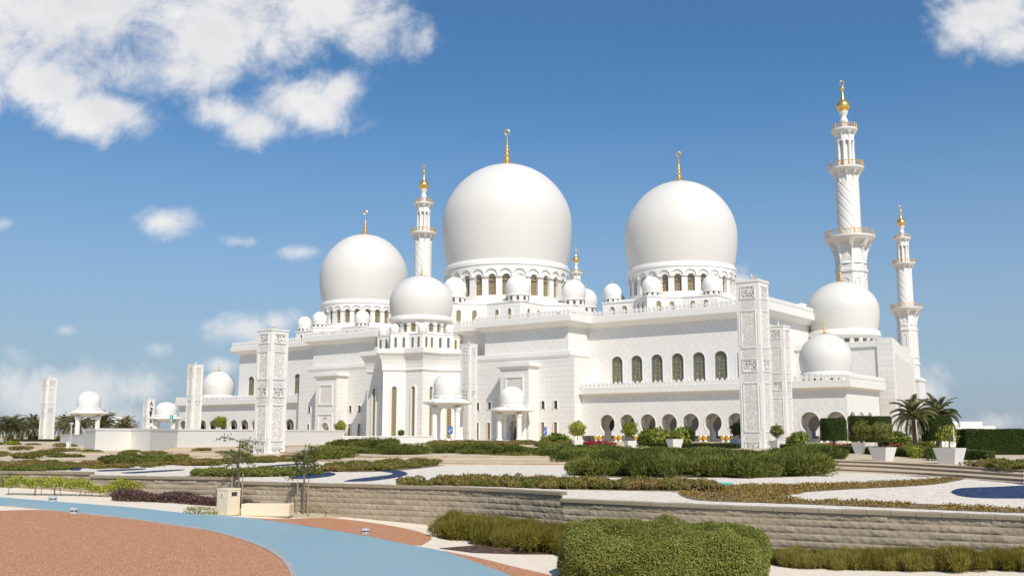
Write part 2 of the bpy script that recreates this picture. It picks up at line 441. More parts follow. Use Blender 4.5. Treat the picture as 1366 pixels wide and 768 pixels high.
def merlons(mb, pts, z, step=1.0, h=1.35, th=.22, wall=.28):
    """row of pointed leaf-shaped merlons along a polyline of local (s,t) points"""
    sh = [(-.30,0),(-.18,.16),(-.22,.30),(-.43,.44),(-.45,.58),(-.28,.66),(-.33,.78),(-.2,.9),(0,1.18),(.2,.9),(.33,.78),(.28,.66),(.45,.58),(.43,.44),(.22,.30),(.18,.16),(.30,0)]
    for p, q in zip(pts[:-1], pts[1:]):
        mp = seg_map(p, q); ln = (Vector(q)-Vector(p)).length; n = max(1, round(ln/step)); dx = ln/n
        vs = [mp(a, b, c) for a in (0, ln) for b in (-th/2, th/2) for c in (z, z+wall)]
        mb.add(vs, [(0,1,5,4),(2,6,7,3),(1,3,7,5),(0,2,3,1),(4,5,7,6)])
        for i in range(n):
            xc = dx*(i+.5); k = (h-wall)/1.18; m = len(sh)
            fr = [mp(xc+x*dx, -th/2, z+wall+zz*k) for x, zz in sh]; bk = [mp(xc+x*dx, th/2, z+wall+zz*k) for x, zz in sh]
            mb.add(fr+bk, [tuple(range(m)), tuple(range(m, 2*m))[::-1]] + [(i2, i2+1, m+i2+1, m+i2) for i2 in range(m-1)])
def F(poly): return [(s, -t) for s, t in poly]     # local (s,t) polygon to mesh x,y

def bulb(R, zb, zw, zt, rb, n=22, k=1.0):
    pr = []
    for i in range(n//2): a = i/(n//2); pr.append((R - (R-rb)*(1-a)**2.0, zb + (zw-zb)*a))
    for i in range(n+1):
        f = math.pi/2*i/n; pr.append((max(R*math.cos(f)**1.0*(1-.028*math.sin(f)**2*math.cos(f)*2), .02), zw + (zt-zw)*math.sin(f)))
    return pr
def finial(parent, c, z, h, skirt, name='finial', crescent=True, seg=20, face=0.0, drop=0.0):
    m = MB(); s = h
    pr = [(skirt, z-drop-.10*skirt), (skirt*1.02, z-drop+.10*skirt), (skirt*.85, z-drop*.5+.13*skirt), (skirt*.55, z+.035*s), (skirt*.28, z+.075*s), (.035*s, z+.10*s)]
    zz = z + .10*s
    for rr, hh in ((.085, .15), (.068, .125), (.055, .10), (.044, .08), (.034, .06)):
        for q in range(7):
            a = math.pi*q/6; pr.append((max(.03*s, rr*s*math.sin(a)), zz + hh*s*(1-math.cos(a))/2))
        zz += hh*s*1.03
    pr += [(.022*s, zz), (.013*s, z + .88*s if crescent else z+s)]
    if not crescent: pr[-1] = (.003*s, z+s)
    m.lathe(pr, seg, c)
    if crescent:
        r = .068*s; zc = z + .935*s
        pts = [(c[0]+r*math.sin(a)*math.cos(face), c[1]+r*math.sin(a)*math.sin(face), zc - r*math.cos(a)) for a in [R_(25)+R_(310)*i/24 for i in range(25)]]
        m.tube(pts, [.006*s + .016*s*math.sin(math.pi*max(0.0,1-abs(i-12)/13)/2) for i in range(25)], 6)
    return m.build(name, m_gold, parent, 50)
def facing(s, t, a):
    """does a drum bay at angle a (from +t towards +s) look towards the viewer's side"""
    nrm = NN*math.cos(a) + U*math.sin(a); p = st(s, t)
    return nrm.dot(Vector((-p.x, -p.y)).normalized()) > -.05

mosque = empty('mosque', (MO[0], MO[1], 0), ANG, 'vast white marble mosque with three great onion domes, gold finials, arcades and crenellated roofline', 'mosque')

def small_dome(c, z, R, nwin=10, dh=None, fin=1.0, name='small_dome'):
    """bulb on a short drum with dark round-headed slots; c = (s,t); z = roof it stands on"""
    dh = dh if dh is not None else R*.55; x, y = c[0], -c[1]
    m = MB(); m.lathe(bulb(R, z+dh+.12*R, z+dh+R*.72, z+dh+R*1.75, R*.90, 16), 32, (x, y))
    d = m.build(name, m_sdome, mosque, 40)
    q = MB(); q.lathe([(R*.90, z-.05), (R*.90, z+dh), (R*.98, z+dh), (R*.98, z+dh+.12*R), (R*.88, z+dh+.12*R)], 32, (x, y)); q.build('drum', m_plain, d, 30)
    for i in range(nwin):
        a = 2*math.pi*i/nwin
        if facing(c[0], c[1], a):
            w = MB(); pane(w, 0, op_round(R*.24, z+dh*.12, z+dh*.86), cyl_map(R*.90, c, a), -.03); w.build('drum_window', m_door, d)
    finial(d, (x, y), z+dh+R*1.73, R*.62*fin, R*.10, crescent=False, seg=10)
    return d

def great_dome(c, R, zdrum, zring, zb, zw, zt, nb, finh, skirt, phase=0.0, win=(0, 0), ring_r=None, drum_r=None):
    x, y = c[0], -c[1]; rr = ring_r or R*.985; dr = drum_r or R*.925
    m = MB(); m.lathe(bulb(R, zb, zw, zt, R*.925, 40), 112, (x, y))
    d = m.build('dome', m_dome, mosque, 40)
    q = MB(); q.lathe([(dr*.985, zring-.25*(zb-zring)-.3), (rr*.975, zring), (rr, zring+.1), (rr, zring+.55*(zb-zring)), (rr*.985, zring+.6*(zb-zring)), (rr*.975, zb-.05), (R*.945, zb+.10), (R*.9, zb+.10)], 112, (x, y))
    q.build('ring_cornice', m_plain, d, 30)
    # drum: deep arched windows between piers, a scalloped corbel under the ring
    bw = 2*math.pi*dr/nb; atop = zring + .05
    xs = [bw*(i+.5-nb/2) for i in range(nb)]
    zo = op_round(bw*.56, win[0], win[1])
    w = MB(); arch_wall(w, -bw*nb/2, bw*nb/2, zdrum-.02, atop, [(x, zo) for x in xs], cyl_map(dr, c, phase), min(1.1, dr*.09), sub=bw)
    w.build('drum', m_plain, d)
    wt = max(.18, (zring-win[1])*.28); h0 = win[1] - .16*(win[1]-win[0]) + wt*.2
    sc_ = op_round(bw*.86, h0, zring - .42*(zring-win[1]))
    sc_ = op_round(bw*.86, min(h0, zring-.42*(zring-win[1])-bw*.44), zring-.42*(zring-win[1]))
    w = MB(); arch_wall(w, -bw*nb/2, bw*nb/2, sc_['outline'][0][1]-.001, atop, [(x, sc_) for x in xs], cyl_map(dr+.025*dr, c, phase), .025*dr, sub=bw)
    w.build('scalloped_corbel', m_plain, d)
    dp = min(1.1, dr*.09); ri = dr - dp + .5
    for i in range(nb):
        a = phase + 2*math.pi*(i+.5-nb/2)/nb
        if facing(c[0], c[1], a):
            p = MB(); pane(p, 0, zo, cyl_map(dr-dp*.72, c, a), 0, 1.0); o = p.build('drum_window', m_lat, d, norm=False)
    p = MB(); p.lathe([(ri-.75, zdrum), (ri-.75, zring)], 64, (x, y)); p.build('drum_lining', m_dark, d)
    p = MB(); p.lathe([(dr*1.035, zdrum-1.5), (dr*1.035, zdrum-.1), (dr*1.0, zdrum+.02), (dr*.9, zdrum+.02)], 96, (x, y)); p.build('drum_plinth', m_plain, d, 30)
    finial(d, (x, y), zt-.05, finh, skirt, face=R_(28), drop=(zt-zw)*(1-math.sqrt(1-(skirt/R)**2)))
    return d

def star(c, R, rot=0.0):
    pts = []
    for k in range(8):
        for a, r in ((k*45.0, R), (k*45.0+22.5, R*.7654)):
            a = R_(a) + rot; pts.append((c[0]+r*math.sin(a), c[1]+r*math.cos(a)))
    return pts[::-1]     # counter-clockwise in (s,t)

# --- prayer hall: upper mass with deep cornice
hall = [(-79,-27),(79,-27),(79,22.5),(39.3,22.5),(39.3,30),(17,30),(17,26),(-17,26),(-17,30),(-39.3,30),(-39.3,22.5),(-79,22.5)]
WS, WP = 4.7, 46.4
winR = [46.4 + WS*k for k in range(7)]; winL = [-73.5, -66.9, -60.3, -53.9, -47.4]
m = MB(); m.loft(F(hall), [(0, 9), (0, 25.3)], cap=False, skip=(2, 10))
big_win = op_round(2.75, 13.2, 19.05)
for (a, b, xs) in ((39.3, 79, winR), (-79, -39.3, winL)):
    arch_wall(m, a, b, 9, 25.3, [(x, big_win) for x in xs], flat_s(22.5), .8)
m.build('hall_wall', m_diam, mosque, norm=False)
m = MB(); m.loft(F(hall), [(0, 25.2), (.5, 25.35), (1.75, 26.15), (1.9, 26.2), (1.9, 27.35), (1.55, 27.36)]); m.build('cornice', m_plain, mosque)
m = MB(); merlons(m, [(s, t) for s, t in offset(hall, 1.65)][::-1][:11], 27.36)
m.build('parapet', m_plain, mosque)
for x in winR + winL:
    p = MB(); pane(p, x, big_win, flat_s(22.5), .45); w = p.build('window', m_glass, mosque, norm=False)
    q = MB(); mp = flat_s(22.1); r = 1.375; zs = 19.05 - r
    def bar(pts, rad=.05): q.tube([mp(x+a, 0, b) for a, b in pts], rad, 5)
    bar(big_win['outline'], .10)
    arcp = lambda cx, cz, rr, a0, a1, n=9: [(cx+rr*math.cos(R_(a0+(a1-a0)*i/n)), cz+rr*math.sin(R_(a0+(a1-a0)*i/n))) for i in range(n+1)]
    bar([(-.46, 13.3), (-.46, 17.2)]); bar([(.46, 13.3), (.46, 17.2)]); bar([(-1.35, 15.6), (1.35, 15.6)]); bar([(-1.35, 17.2), (1.35, 17.2)], .05)
    bar(arcp(-.46, 15.6, .92, 0, 90)); bar(arcp(.46, 15.6, .92, 90, 180)); bar(arcp(0, 13.4, 1.3, 20, 160))
    bar(arcp(-.95, 17.2, 1.4, 0, 75)); bar(arcp(.95, 17.2, 1.4, 105, 180)); bar(arcp(0, 17.6, .62, 0, 360, 14)); bar(arcp(0, 15.1, .45, 0, 360, 12))
    bar(arcp(-1.35, 14.4, .8, -70, 70)); bar(arcp(1.35, 14.4, .8, 110, 250)); bar([(-.46,17.2),(0,18.9)]); bar([(.46,17.2),(0,18.9)])
    q.build('tracery', m_trac, w)
    q = MB(); frame(q, x, big_win, flat_s(22.5), .22, .05); q.build('window_frame', m_plain, w)

# --- lower projecting block, ledge and the two portals
m = MB(); m.box(-42, 42, -32, -10, 1.0, 18.45); m.build('lower_block', m_course, mosque)
for sg in (-1, 1):
    pl = [(12.5, 24.6), (39.3, 24.6), (39.3, 30), (12.5, 30)] if sg > 0 else [(-39.3, 24.6), (-12.5, 24.6), (-12.5, 30), (-39.3, 30)]
    m = MB(); m.loft(F(pl), [(.5, 18.44), (.7, 18.6), (1.25, 19.2), (1.25, 20.0), (.003, 20.2)], cap=False); m.build('ledge', m_plain, mosque)
for sc in (29.3, -28.2):
    x0, x1 = sc-3.7, sc+3.7
    m = MB(); door = op_horse(1.35, 4.35, .95, ZG)
    arch_wall(m, x0, x1, 1.0, 16.6, [(sc, door)], flat_s(35.4), 1.2)
    for x in (x0, x1): m.add([(x,-35.4,1.0),(x,-32,1.0),(x,-32,16.6),(x,-35.4,16.6)], [(0,1,2,3)])
    po = m.build('portal', m_course, mosque, norm=False)
    m = MB(); m.loft(F([(x0,31.9),(x1,31.9),(x1,35.4),(x0,35.4)]), [(0, 16.4), (.2, 16.55), (.55, 16.95), (.55, 17.7), (.4, 17.72)], capbot=False); m.build('portal_cornice', m_plain, po)
    m = MB(); pane(m, sc, rect(4.1, 10.4, 14.6), flat_s(35.4), -.02); m.build('carved_panel', m_carve, po, norm=False)
    m = MB(); frame(m, sc, rect(4.1, 10.4, 14.6), flat_s(35.4), .5, .18); mp = flat_s(35.4)
    m.box(sc-2.55, sc+2.55, -35.58, -35.4, 9.9, 10.4); m.build('panel_frame', m_plain, po)
    m = MB(); frame(m, sc, rect(4.6, ZG, 7.6), flat_s(35.4), .35, .18); frame(m, sc, door, flat_s(35.4), .28, .10); m.build('door_surround', m_plain, po)
    m = MB(); pane(m, sc, op_round(1.7, ZG, 4.6), flat_s(34.25), -.01); m.build('door', m_door, po, norm=False)
    m = MB(); pane(m, sc, rect(3.2, ZG, 6.2), flat_s(34.2), 0); m.build('door_recess', m_plain, po, norm=False)
    m = MB()
    for k, dx in enumerate((-.55,-.33,-.16,.04,.22,.46)): m.box(sc+dx-.06, sc+dx+.07, -35.44, -35.4, 6.62, 6.95+.08*(k % 2))
    m.build('inscription', m_trac, po)
for xs, zs in (((16.8, 20.1, 34.3, 37.5, -19.9, -23.0, -34.0, -37.8), (8.15, 9.75)), ((16.7, 19.9, 34.2, 37.4, -19.9, -23.2, -34.0, -38.0), (ZG+.3, 5.4))):
    for x in xs:
        o = rect(.85, zs[0], zs[1])
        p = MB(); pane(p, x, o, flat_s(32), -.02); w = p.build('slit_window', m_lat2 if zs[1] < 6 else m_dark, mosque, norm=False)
        q = MB(); frame(q, x, o, flat_s(32), .14, .22); q.build('window_frame', m_plain, w)

# --- low arcaded wings left and right
BAY = 4.63
for sg in (-1, 1):
    fp = [(42, 21), (79, 21), (79, 12), (96.6, 12), (96.6, 29.5), (42, 29.5)]
    if sg < 0: fp = [(-x, y) for x, y in fp][::-1]
    arch = op_horse(1.76, 5.0, 1.0, 2.7)
    cs = [sg*(48.2 + BAY*k) for k in range(11)]; cs.sort()
    m = MB(); a, b = (42, 96.6) if sg > 0 else (-96.6, -42)
    arch_wall(m, a, b, 2.7, 10.8, [(c, arch) for c in cs], flat_s(29.5), .55)
    if sg > 0:
        cs2 = [27.0 - 4.6*k for k in range(3)]
        arch_wall(m, 12, 29.5, 2.7, 10.8, [(c, arch) for c in sorted(cs2)], flat_u(96.6), .55)
    else: m.add([(-96.6,-12,1),(-96.6,-29.5,1),(-96.6,-29.5,10.8),(-96.6,-12,10.8)], [(0,1,2,3)])
    aw = m.build('arcade_wall', m_diam, mosque, norm=False)
    m = MB()
    for c in cs: frame(m, c, arch, flat_s(29.5), .16, .05)
    m.build('arch_trim', m_plain, aw)
    m = MB(); m.loft(F(fp), [(0, 10.7), (.25, 10.8), (1.0, 11.05), (1.0, 11.95), (.75, 11.97)], capbot=True); m.build('wing_cornice', m_plain, mosque)
    m = MB(); of = offset(fp, .85)
    if sg > 0: merlons(m, [(42.3, of[5][1]), of[4], of[3]][::-1] if False else [of[3], of[4], (42.3, of[5][1])], 11.97, h=1.4)
    else: merlons(m, [(-42.3, of[0][1]), of[1], of[2]], 11.97, h=1.4)
    m.build('wing_parapet', m_plain, mosque)
    # inner gallery: a second row of arches, then the back wall with doorways
    inner = op_horse(1.5, 4.6, .95, 2.2)
    m = MB(); arch_wall(m, a, b if sg < 0 else 96.0, 1.2, 10.6, [(c, inner) for c in cs], flat_s(26.6), .5)
    if sg < 0: pass
    for c in cs:
        if not (43 < abs(c+2.3) < 96): continue
        mp = seg_map((c+2.3, 29.0), (c+2.3, 26.6))
        arch_wall(m, 0, 2.4, 1.2, 10.6, [(1.2, op_round(1.7, 1.2, 6.0))], mp, .35)
    m.build('gallery_wall', m_plain, mosque, norm=False)
    m = MB(); m.box(min(a, b), max(a, b)-.3, -22.52 if False else -22.3, -21.5, 1.0, 10.6)
    if sg > 0: m.box(79, 91, -21.4, -12.2, 1.0, 10.6)
    m.build('back_wall', m_plain, mosque)
    for c in cs:
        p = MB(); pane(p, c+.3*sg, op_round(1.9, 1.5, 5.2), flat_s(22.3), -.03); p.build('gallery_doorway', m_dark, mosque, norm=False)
    if sg > 0:
        for k in range(12):
            sc = 48.2 + BAY*(k-.5)
            if k == 11: sc = 96.0
            for dx in (-.5, .5):
                p = MB(); p.lathe([(.30, ZG-.1), (.30, ZG+.15), (.22, ZG+.25), (.20, 2.05), (.22, 2.1)], 12, (sc+dx, -29.15)); cmn = p.build('column', m_plain, mosque, 40)
                p = MB(); p.lathe([(.22, 1.85), (.36, 2.0), (.50, 2.3), (.54, 2.52), (.46, 2.69), (.2, 2.695)], 12, (sc+dx, -29.15)); p.build('capital', m_gold, cmn, 40)

# --- star-shaped entrance hall in front of the main axis
SC = (0.2, 32.6)
sp_ = star(SC, 12.0)
m = MB(); m.loft(F(sp_), [(0, 1.0), (0, 16.8)]); eh = m.build('entrance_hall_wall', m_course, mosque)
m = MB(); m.loft(F(sp_), [(0, 16.6), (.22, 16.75), (.3, 17.0), (.22, 17.25), (.2, 17.3), (.28, 18.2), (.5, 19.1), (.85, 19.9), (1.25, 20.45), (1.32, 20.5), (1.32, 21.5), (1.0, 21.52)])
m.build('cavetto_cornice', m_plain, mosque)
tur = star(SC, 9.9)
m = MB(); m.loft(F(tur), [(0, 21.4), (0, 24.9), (.12, 24.95), (.12, 25.15), (0, 25.17)]); m.build('turret_wall', m_plain, mosque)
def face_ok(p, q):
    a = Vector(p); b = Vector(q); e = (b-a).normalized(); nr = Vector((e.y, -e.x)); md = (a+b)/2
    w = st(md.x, md.y); d3 = U*nr.x + NN*nr.y
    return d3.dot(Vector((-w.x, -w.y)).normalized()) > -.05
for i in range(16):
    p, q = sp_[i], sp_[(i+1) % 16]
    if (p[1]+q[1])/2 > 32.2 and face_ok(p, q):
        ln = (Vector(q)-Vector(p)).length; o = op_round(1.05, ZG+.5, 13.3); mp = seg_map(p, q)
        w = MB(); pane(w, ln/2, o, mp, -.02); w = w.build('tall_window', m_lat, mosque, norm=False)
        q_ = MB(); frame(q_, ln/2, o, mp, .26, .34); q_.build('window_frame', m_plain, w)
    p, q = tur[i], tur[(i+1) % 16]
    if face_ok(p, q):
        ln = (Vector(q)-Vector(p)).length; mp = seg_map(p, q)
        for k in (.28, .72):
            o = op_round(.42, 22.0, 24.2)
            w = MB(); pane(w, ln*k, o, mp, -.02); w = w.build('turret_window', m_glass, mosque, norm=False)
            q_ = MB(); frame(q_, ln*k, o, mp, .10, .10); q_.build('gilt_frame', m_trac, w)
for k in range(8):
    a = R_(45*k); small_dome((SC[0]+8.7*math.sin(a), SC[1]+8.7*math.cos(a)), 25.15, 1.12, 8, .22, 1.0)
great_dome(SC, 7.3, 25.2, 28.3, 29.3, 32.7, 39.2, 20, 3.6, 1.25, 0, (25.6, 27.6), ring_r=7.3, drum_r=6.55)

# --- bases and great domes of the prayer hall
def base_star(c, R, z0, z1, rsd, Rsd, dh, rot=0.0, slope=None, wz=(0, 0)):
    s = star(c, R, rot)
    m = MB(); m.loft(F(s), [(0, z0), (0, z1-.35), (.15, z1-.3), (.15, z1), (0, z1+.02)] + ([(-slope[0], slope[1])] if slope else [])); m.build('dome_base', m_course, mosque)
    for i in range(16):
        p, q = s[i], s[(i+1) % 16]
        if face_ok(p, q):
            ln = (Vector(q)-Vector(p)).length; mp = seg_map(p, q)
            for k, ww in ((.30, 1.1), (.68, 1.1)):
                o = op_round(ww, wz[0], wz[1]); w = MB(); pane(w, ln*k, o, mp, -.02); w = w.build('base_window', m_lat, mosque, norm=False)
                q_ = MB(); frame(q_, ln*k, o, mp, .15, .2); q_.build('window_frame', m_plain, w)
    for k in range(8):
        a = R_(45*k) + rot; small_dome((c[0]+rsd*math.sin(a), c[1]+rsd*math.cos(a)), z1, Rsd, 10, dh)
base_star((0, 0), 24.0, 26.5, 33.9, 20.7, 2.95, 1.35, 0.0, (2.0, 34.6), (28.6, 32.2))
great_dome((0, 0), 16.8, 35.2, 43.7, 45.1, 56.6, 72.6, 28, 9.7, 2.9, R_(5), (36.3, 41.5), ring_r=16.35, drum_r=15.75)
for c, rot in (((50.4, .5), R_(5)), ((-51.4, 1.0), 0.0)):
    base_star(c, 18.8, 26.5, 31.8, 16.5, 2.05, .75, rot, (1.5, 32.3), (28.4, 30.7))
    great_dome(c, 12.65, 32.5, 38.7, 39.8, 47.4, 60.2, 26, 7.2, 2.2, R_(3), (33.4, 37.2), ring_r=12.3, drum_r=11.85)
for s_ in (76.3, -76.3): small_dome((s_, -4), 26.6, 1.85, 8, .8)
# corner domes of the wings
for c in ((90.7, 22.6), (-88.3, 22.6)):
    great_dome(c, 4.7, 12.0, 13.3, 13.9, 16.4, 21.1, 18, 2.5, 1.0, 0, (12.2, 13.0), ring_r=4.75, drum_r=4.4)
# side entrance block with its dome and the sloping buttress slab
sb = [(74, -13), (95.3, -13), (95.3, 7.5), (74, 7.5)]
m = MB(); m.loft(F(sb), [(0, 1), (0, 19.4), (.35, 19.6), (.35, 20.7), (.1, 20.72)]); m.build('side_entrance_wall', m_diam, mosque)
great_dome((84.6, -5.3), 7.3, 20.8, 22.8, 24.0, 28.4, 34.6, 22, 3.6, 1.3, 0, (21.2, 22.6), ring_r=7.4, drum_r=6.6)
m = MB()
b0, b1 = 7.9, -6.0
pts = []
for x in (95.4, 98.3):
    pts += [(x, -b0, 1), (x, -b1, 1), (x, -b1, 18.2), (x, -b0, 21.2)]
m.add(pts, [(0,1,2,3), (4,7,6,5), (0,3,7,4), (3,2,6,7), (1,5,6,2)]); m.build('buttress_slab', m_course, mosque)
m = MB(); m.add([(98.32, -6.5, 3), (98.32, 4.5, 3), (98.32, 4.5, 16.2), (98.32, -6.5, 18.2)], [(0,1,2,3)]); m.build('carved_relief', m_frieze, mosque)

# ------------------------------------------------------------------ minarets
def make_minaret():
    r = empty('minaret', (0, 0, 0), ANG)
    def ring8(k): return [(k*math.cos(R_(22.5+45*i)), k*math.sin(R_(22.5+45*i))) for i in range(8)]
    m = MB(); m.loft([(-5,-5),(5,-5),(5,5),(-5,5)], [(0, 0), (0, 26), (.4, 26.3), (.4, 27.2), (-.4, 27.8)]); m.build('square_base', m_course, r)
    m = MB(); o8 = ring8(4.35)
    m.loft(o8, [(0, 27), (0, 33.4), (.35, 33.6), (.35, 34.3), (0, 34.5), (0, 36.5), (.3, 36.7), (.3, 37.4), (0, 37.6), (0, 48.9), (.3, 49.1), (.3, 49.9), (0, 50.1), (0, 53.3)], cap=False); m.build('octagonal_shaft', m_course, r)
    # flaring galleries: eight arched niches between out-curving ribs
    def flare(z0, z1, r0, r1, n, name, mat=m_plain, rot=0.0):
        mb = MB(); K = 10; J = 8; V = []; Fc = []
        for k in range(K+1):
            f = k/K; z = z0 + (z1-z0)*f; rr = r0 + (r1-r0)*(f**2.2)
            for i in range(n*J):
                a = rot + 2*math.pi*i/(n*J); x = (i % J)/J*2-1
                dep = 0.0
                e = 1 - (abs(x)/.78)**2
                if e > 0 and f < .62 + .26*math.sqrt(e) and f > .0: dep = (rr-r0)*.75 + .12*r0
                q = rr - min(dep, rr - r0*.93)
                V.append((q*math.cos(a), q*math.sin(a), z))
        NJ = n*J
        for k in range(K):
            for i in range(NJ): j = (i+1) % NJ; Fc.append((k*NJ+i, k*NJ+j, (k+1)*NJ+j, (k+1)*NJ+i))
        Fc.append(tuple(range(K*NJ, (K+1)*NJ)))
        mb.add(V, Fc); return mb.build(name, mat, r)
    def railing(z, R, n, h=1.5):
        mb = MB(); mb.lathe([(R-.5, z-.05), (R, z), (R+.12, z+.1), (R+.12, z+.5), (R-.6, z+.52)], 32); mb.build('balcony', m_plain, r, 40)
        mb = MB(); z += .5
        ps = [((R-.1)*math.cos(2*math.pi*i/n), (R-.1)*math.sin(2*math.pi*i/n)) for i in range(n)]
        mb.tube([(x, y, z+h) for x, y in ps], .12, 6, True); mb.tube([(x, y, z+.3) for x, y in ps], .08, 5, True); mb.tube([(x, y, z+h*.65) for x, y in ps], .06, 5, True)
        for i in range(n):
            x, y = ps[i]; mb.tube([(x, y, z), (x, y, z+h*(1.25 if i % 3 == 0 else 1))], .14 if i % 3 == 0 else .07, 6)
        mb.build('railing', m_gilt, r)
    flare(51.5, 59.0, 4.35, 7.0, 8, 'flared_gallery', rot=R_(22.5)); railing(59.0, 7.0, 36)
    m = MB()
    K, S = 72, 128; V = []; Fc = []
    for k in range(K+1):
        z = 59.2 + 16.5*k/K
        for i in range(S):
            a = 2*math.pi*i/S; ph = (a*8/(2*math.pi) + k/K*5.0) % 1.0
            rr = 3.34 - .17*math.exp(-((ph-.5)/.075)**2) + .03*math.exp(-((ph-.5)/.2)**2)
            V.append((rr*math.cos(a), rr*math.sin(a), z))
    for k in range(K):
        for i in range(S): j = (i+1) % S; Fc.append((k*S+i, k*S+j, (k+1)*S+j, (k+1)*S+i))
    m.add(V, Fc); m.build('spiral_shaft', m_plain, r, 35)
    flare(75.3, 79.6, 3.3, 4.95, 10, 'flared_collar'); railing(79.6, 4.95, 28)
    m = MB(); m.lathe([(1.7, 79.8), (1.7, 88.4)], 24); m.build('lantern_core', m_plain, r, 30)
    for i in range(8):
        a = R_(45*i+10); m = MB(); m.lathe([(.62, 80.1), (.62, 80.6), (.48, 80.9), (.46, 87.4), (.6, 87.8), (.62, 88.4)], 12, (2.15*math.cos(a), 2.15*math.sin(a))); m.build('lantern_column', m_plain, r, 40)
    flare(88.2, 91.4, 2.65, 3.65, 8, 'lantern_collar'); railing(91.4, 3.65, 22, 1.3)
    m = MB(); m.lathe([(1.3, 91.9), (1.2, 92.6), (.85, 93.6), (1.15, 94.4), (1.25, 94.8), (.8, 95.6), (.78, 96.2), (1.3, 97.0), (1.35, 97.5), (.9, 97.7)], 24); m.build('neck', m_plain, r, 50)
    m = MB(); pr = [(.9, 97.6)] + [(max(.5, 1.95*math.sin(R_(a))), 99.2 - 1.75*math.cos(R_(a))) for a in range(25, 150, 10)] + [(.62, 101.3), (.42, 102.3), (.30, 103.6), (.26, 104.0), (.62, 104.5), (.66, 104.8), (.3, 105.2), (.1, 105.6)]
    m.lathe(pr, 24)
    rr = .72; m.tube([(rr*math.sin(a)*.7, rr*math.sin(a)*.7, 106.35-rr*math.cos(a)) for a in [R_(25)+R_(310)*i/20 for i in range(21)]], [.06+.12*math.sin(math.pi*i/20) for i in range(21)], 6)
    m.build('finial', m_gold, r, 50)
    # round-headed niches on the octagon
    for i in range(8):
        a = R_(45*i); mpz = lambda x, d, z, a=a: ((4.02-d)*math.cos(a) - x*math.sin(a), (4.02-d)*math.sin(a) + x*math.cos(a), z)
        for z0_, z1_ in ((38.6, 47.2), (28.4, 32.8)): m = MB(); frame(m, 0, op_round(1.3, z0_, z1_), mpz, .3, .16); m.build('niche_frame', m_plain, r)
    return r
mi = make_minaret()
mins = [((98.4, 285.0), 'nearest and tallest white minaret, standing right of the mosque behind the corner dome', 1.0),
        ((-34.5, 380.0), 'white minaret rising between the left great dome and the central dome', 1.0),
        ((179.5, 450.0), 'slender white minaret farthest right, beyond the buttress slab and palm', 1.0),
        ((35.8, 550.0), 'far minaret of which only the gilt top shows between the central and right great domes', 1.0)]
for i, (p, lab, s) in enumerate(mins):
    o = mi if i == 0 else copy_tree(mi)
    o.location = (p[0], p[1], 0); tag(o, lab, 'minaret', 'minarets of the mosque')

# ------------------------------------------------------------------ ground
GX = [-60, -20.2, -16, -10, -2, 1.5, 6.5, 9, 12, 20, 60]; GZ = [1.06, 1.06, .87, .5, .1, -.05, -.18, -.1, .08, .2, .2]
kx = np.arange(-60, 61, 1.0); kz = np.interp(kx, GX, GZ)
def zg(x): return float(np.interp(x, kx, kz))
def G(px, py):
    z = 0.0
    for _ in range(25): p = gz(px, py, z); z = .5*z + .5*zg(p.x)
    return gz(px, py, z)
def gravel(name, stops, scale, bump=.5, big=None, rough=.85, dist=.03):
    t = NT(name); o = t.obj()
    v = t.n('ShaderNodeTexVoronoi', feature='F1'); v.inputs['Scale'].default_value = scale; t.l(o, v.inputs['Vector'])
    sp = t.n('ShaderNodeSeparateColor'); t.l(v.outputs['Color'], sp.inputs[0])
    c = t.ramp(sp.outputs[0], stops)
    if big: c = t.mix(t.ramp(t.noise(o, big[0], 5, .65), [(.35, (0,0,0)), (.7, (1,1,1))]), c, t.mix(.5, c, big[1]))
    c = t.mix(t.math('MULTIPLY', t.noise(o, scale*.12, 4), .35), c, tuple(x*.8 for x in stops[len(stops)//2][1]))
    t.bump(t.math('MULTIPLY', v.outputs['Distance'], -1.0), bump, dist)
    return t.set(color=c, rough=rough, spec=.2)
m_cream = gravel('cream_gravel', [(0, (.66,.55,.42)), (.3, (.78,.67,.54)), (.8, (.84,.74,.61)), (1, (.88,.80,.68))], 24, .22, (.5, (.74,.62,.48)))
m_white = gravel('white_pebbles', [(0, (.36,.29,.21)), (.18, (.68,.59,.48)), (.6, (.80,.72,.61)), (1, (.88,.82,.73))], 9, .6, (.5, (.70,.60,.47)), dist=.05)
m_red = gravel('red_gravel', [(0, (.16,.07,.035)), (.22, (.42,.18,.085)), (.75, (.56,.25,.125)), (.92, (.64,.34,.19)), (.965, (.86,.72,.56)), (1, (.92,.84,.70))], 46, .4, (.6, (.50,.22,.125)), dist=.04)
m_blueg = gravel('blue_glass_chips', [(0, (.010,.018,.055)), (.5, (.028,.048,.115)), (1, (.075,.11,.20))], 10, .6, dist=.05)
m_soil = gravel('planting_soil', [(0, (.10,.07,.04)), (.5, (.20,.15,.09)), (1, (.30,.24,.15))], 9, .7, (.4, (.17,.15,.06)))
m_mulch = gravel('bark_mulch', [(0, (.04,.022,.016)), (.6, (.11,.065,.05)), (1, (.20,.14,.11))], 16, .9)
m_sand = gravel('sandy_ground', [(0, (.36,.29,.21)), (1, (.48,.40,.30))], 3, .3, (.02, (.32,.27,.19)))
t = NT('blue_path_coating'); o_ = t.obj(); c = t.mix(t.noise(o_, .45, 6, .7), (.205,.338,.40), (.27,.40,.45)); c = t.mix(t.math('MULTIPLY', t.noise(o_, 40, 2), .35), c, (.31,.43,.47))
t.bump(t.noise(o_, 60, 3), .15, .01); m_path = t.set(color=c, rough=t.math('ADD', .42, t.math('MULTIPLY', t.noise(o_, .6, 4), .3)), spec=.35)
t = NT('grey_kerb'); m_kerb = t.set(color=t.mix(t.noise(t.obj(), 3, 5), (.30,.29,.27), (.46,.44,.41)), rough=.8)
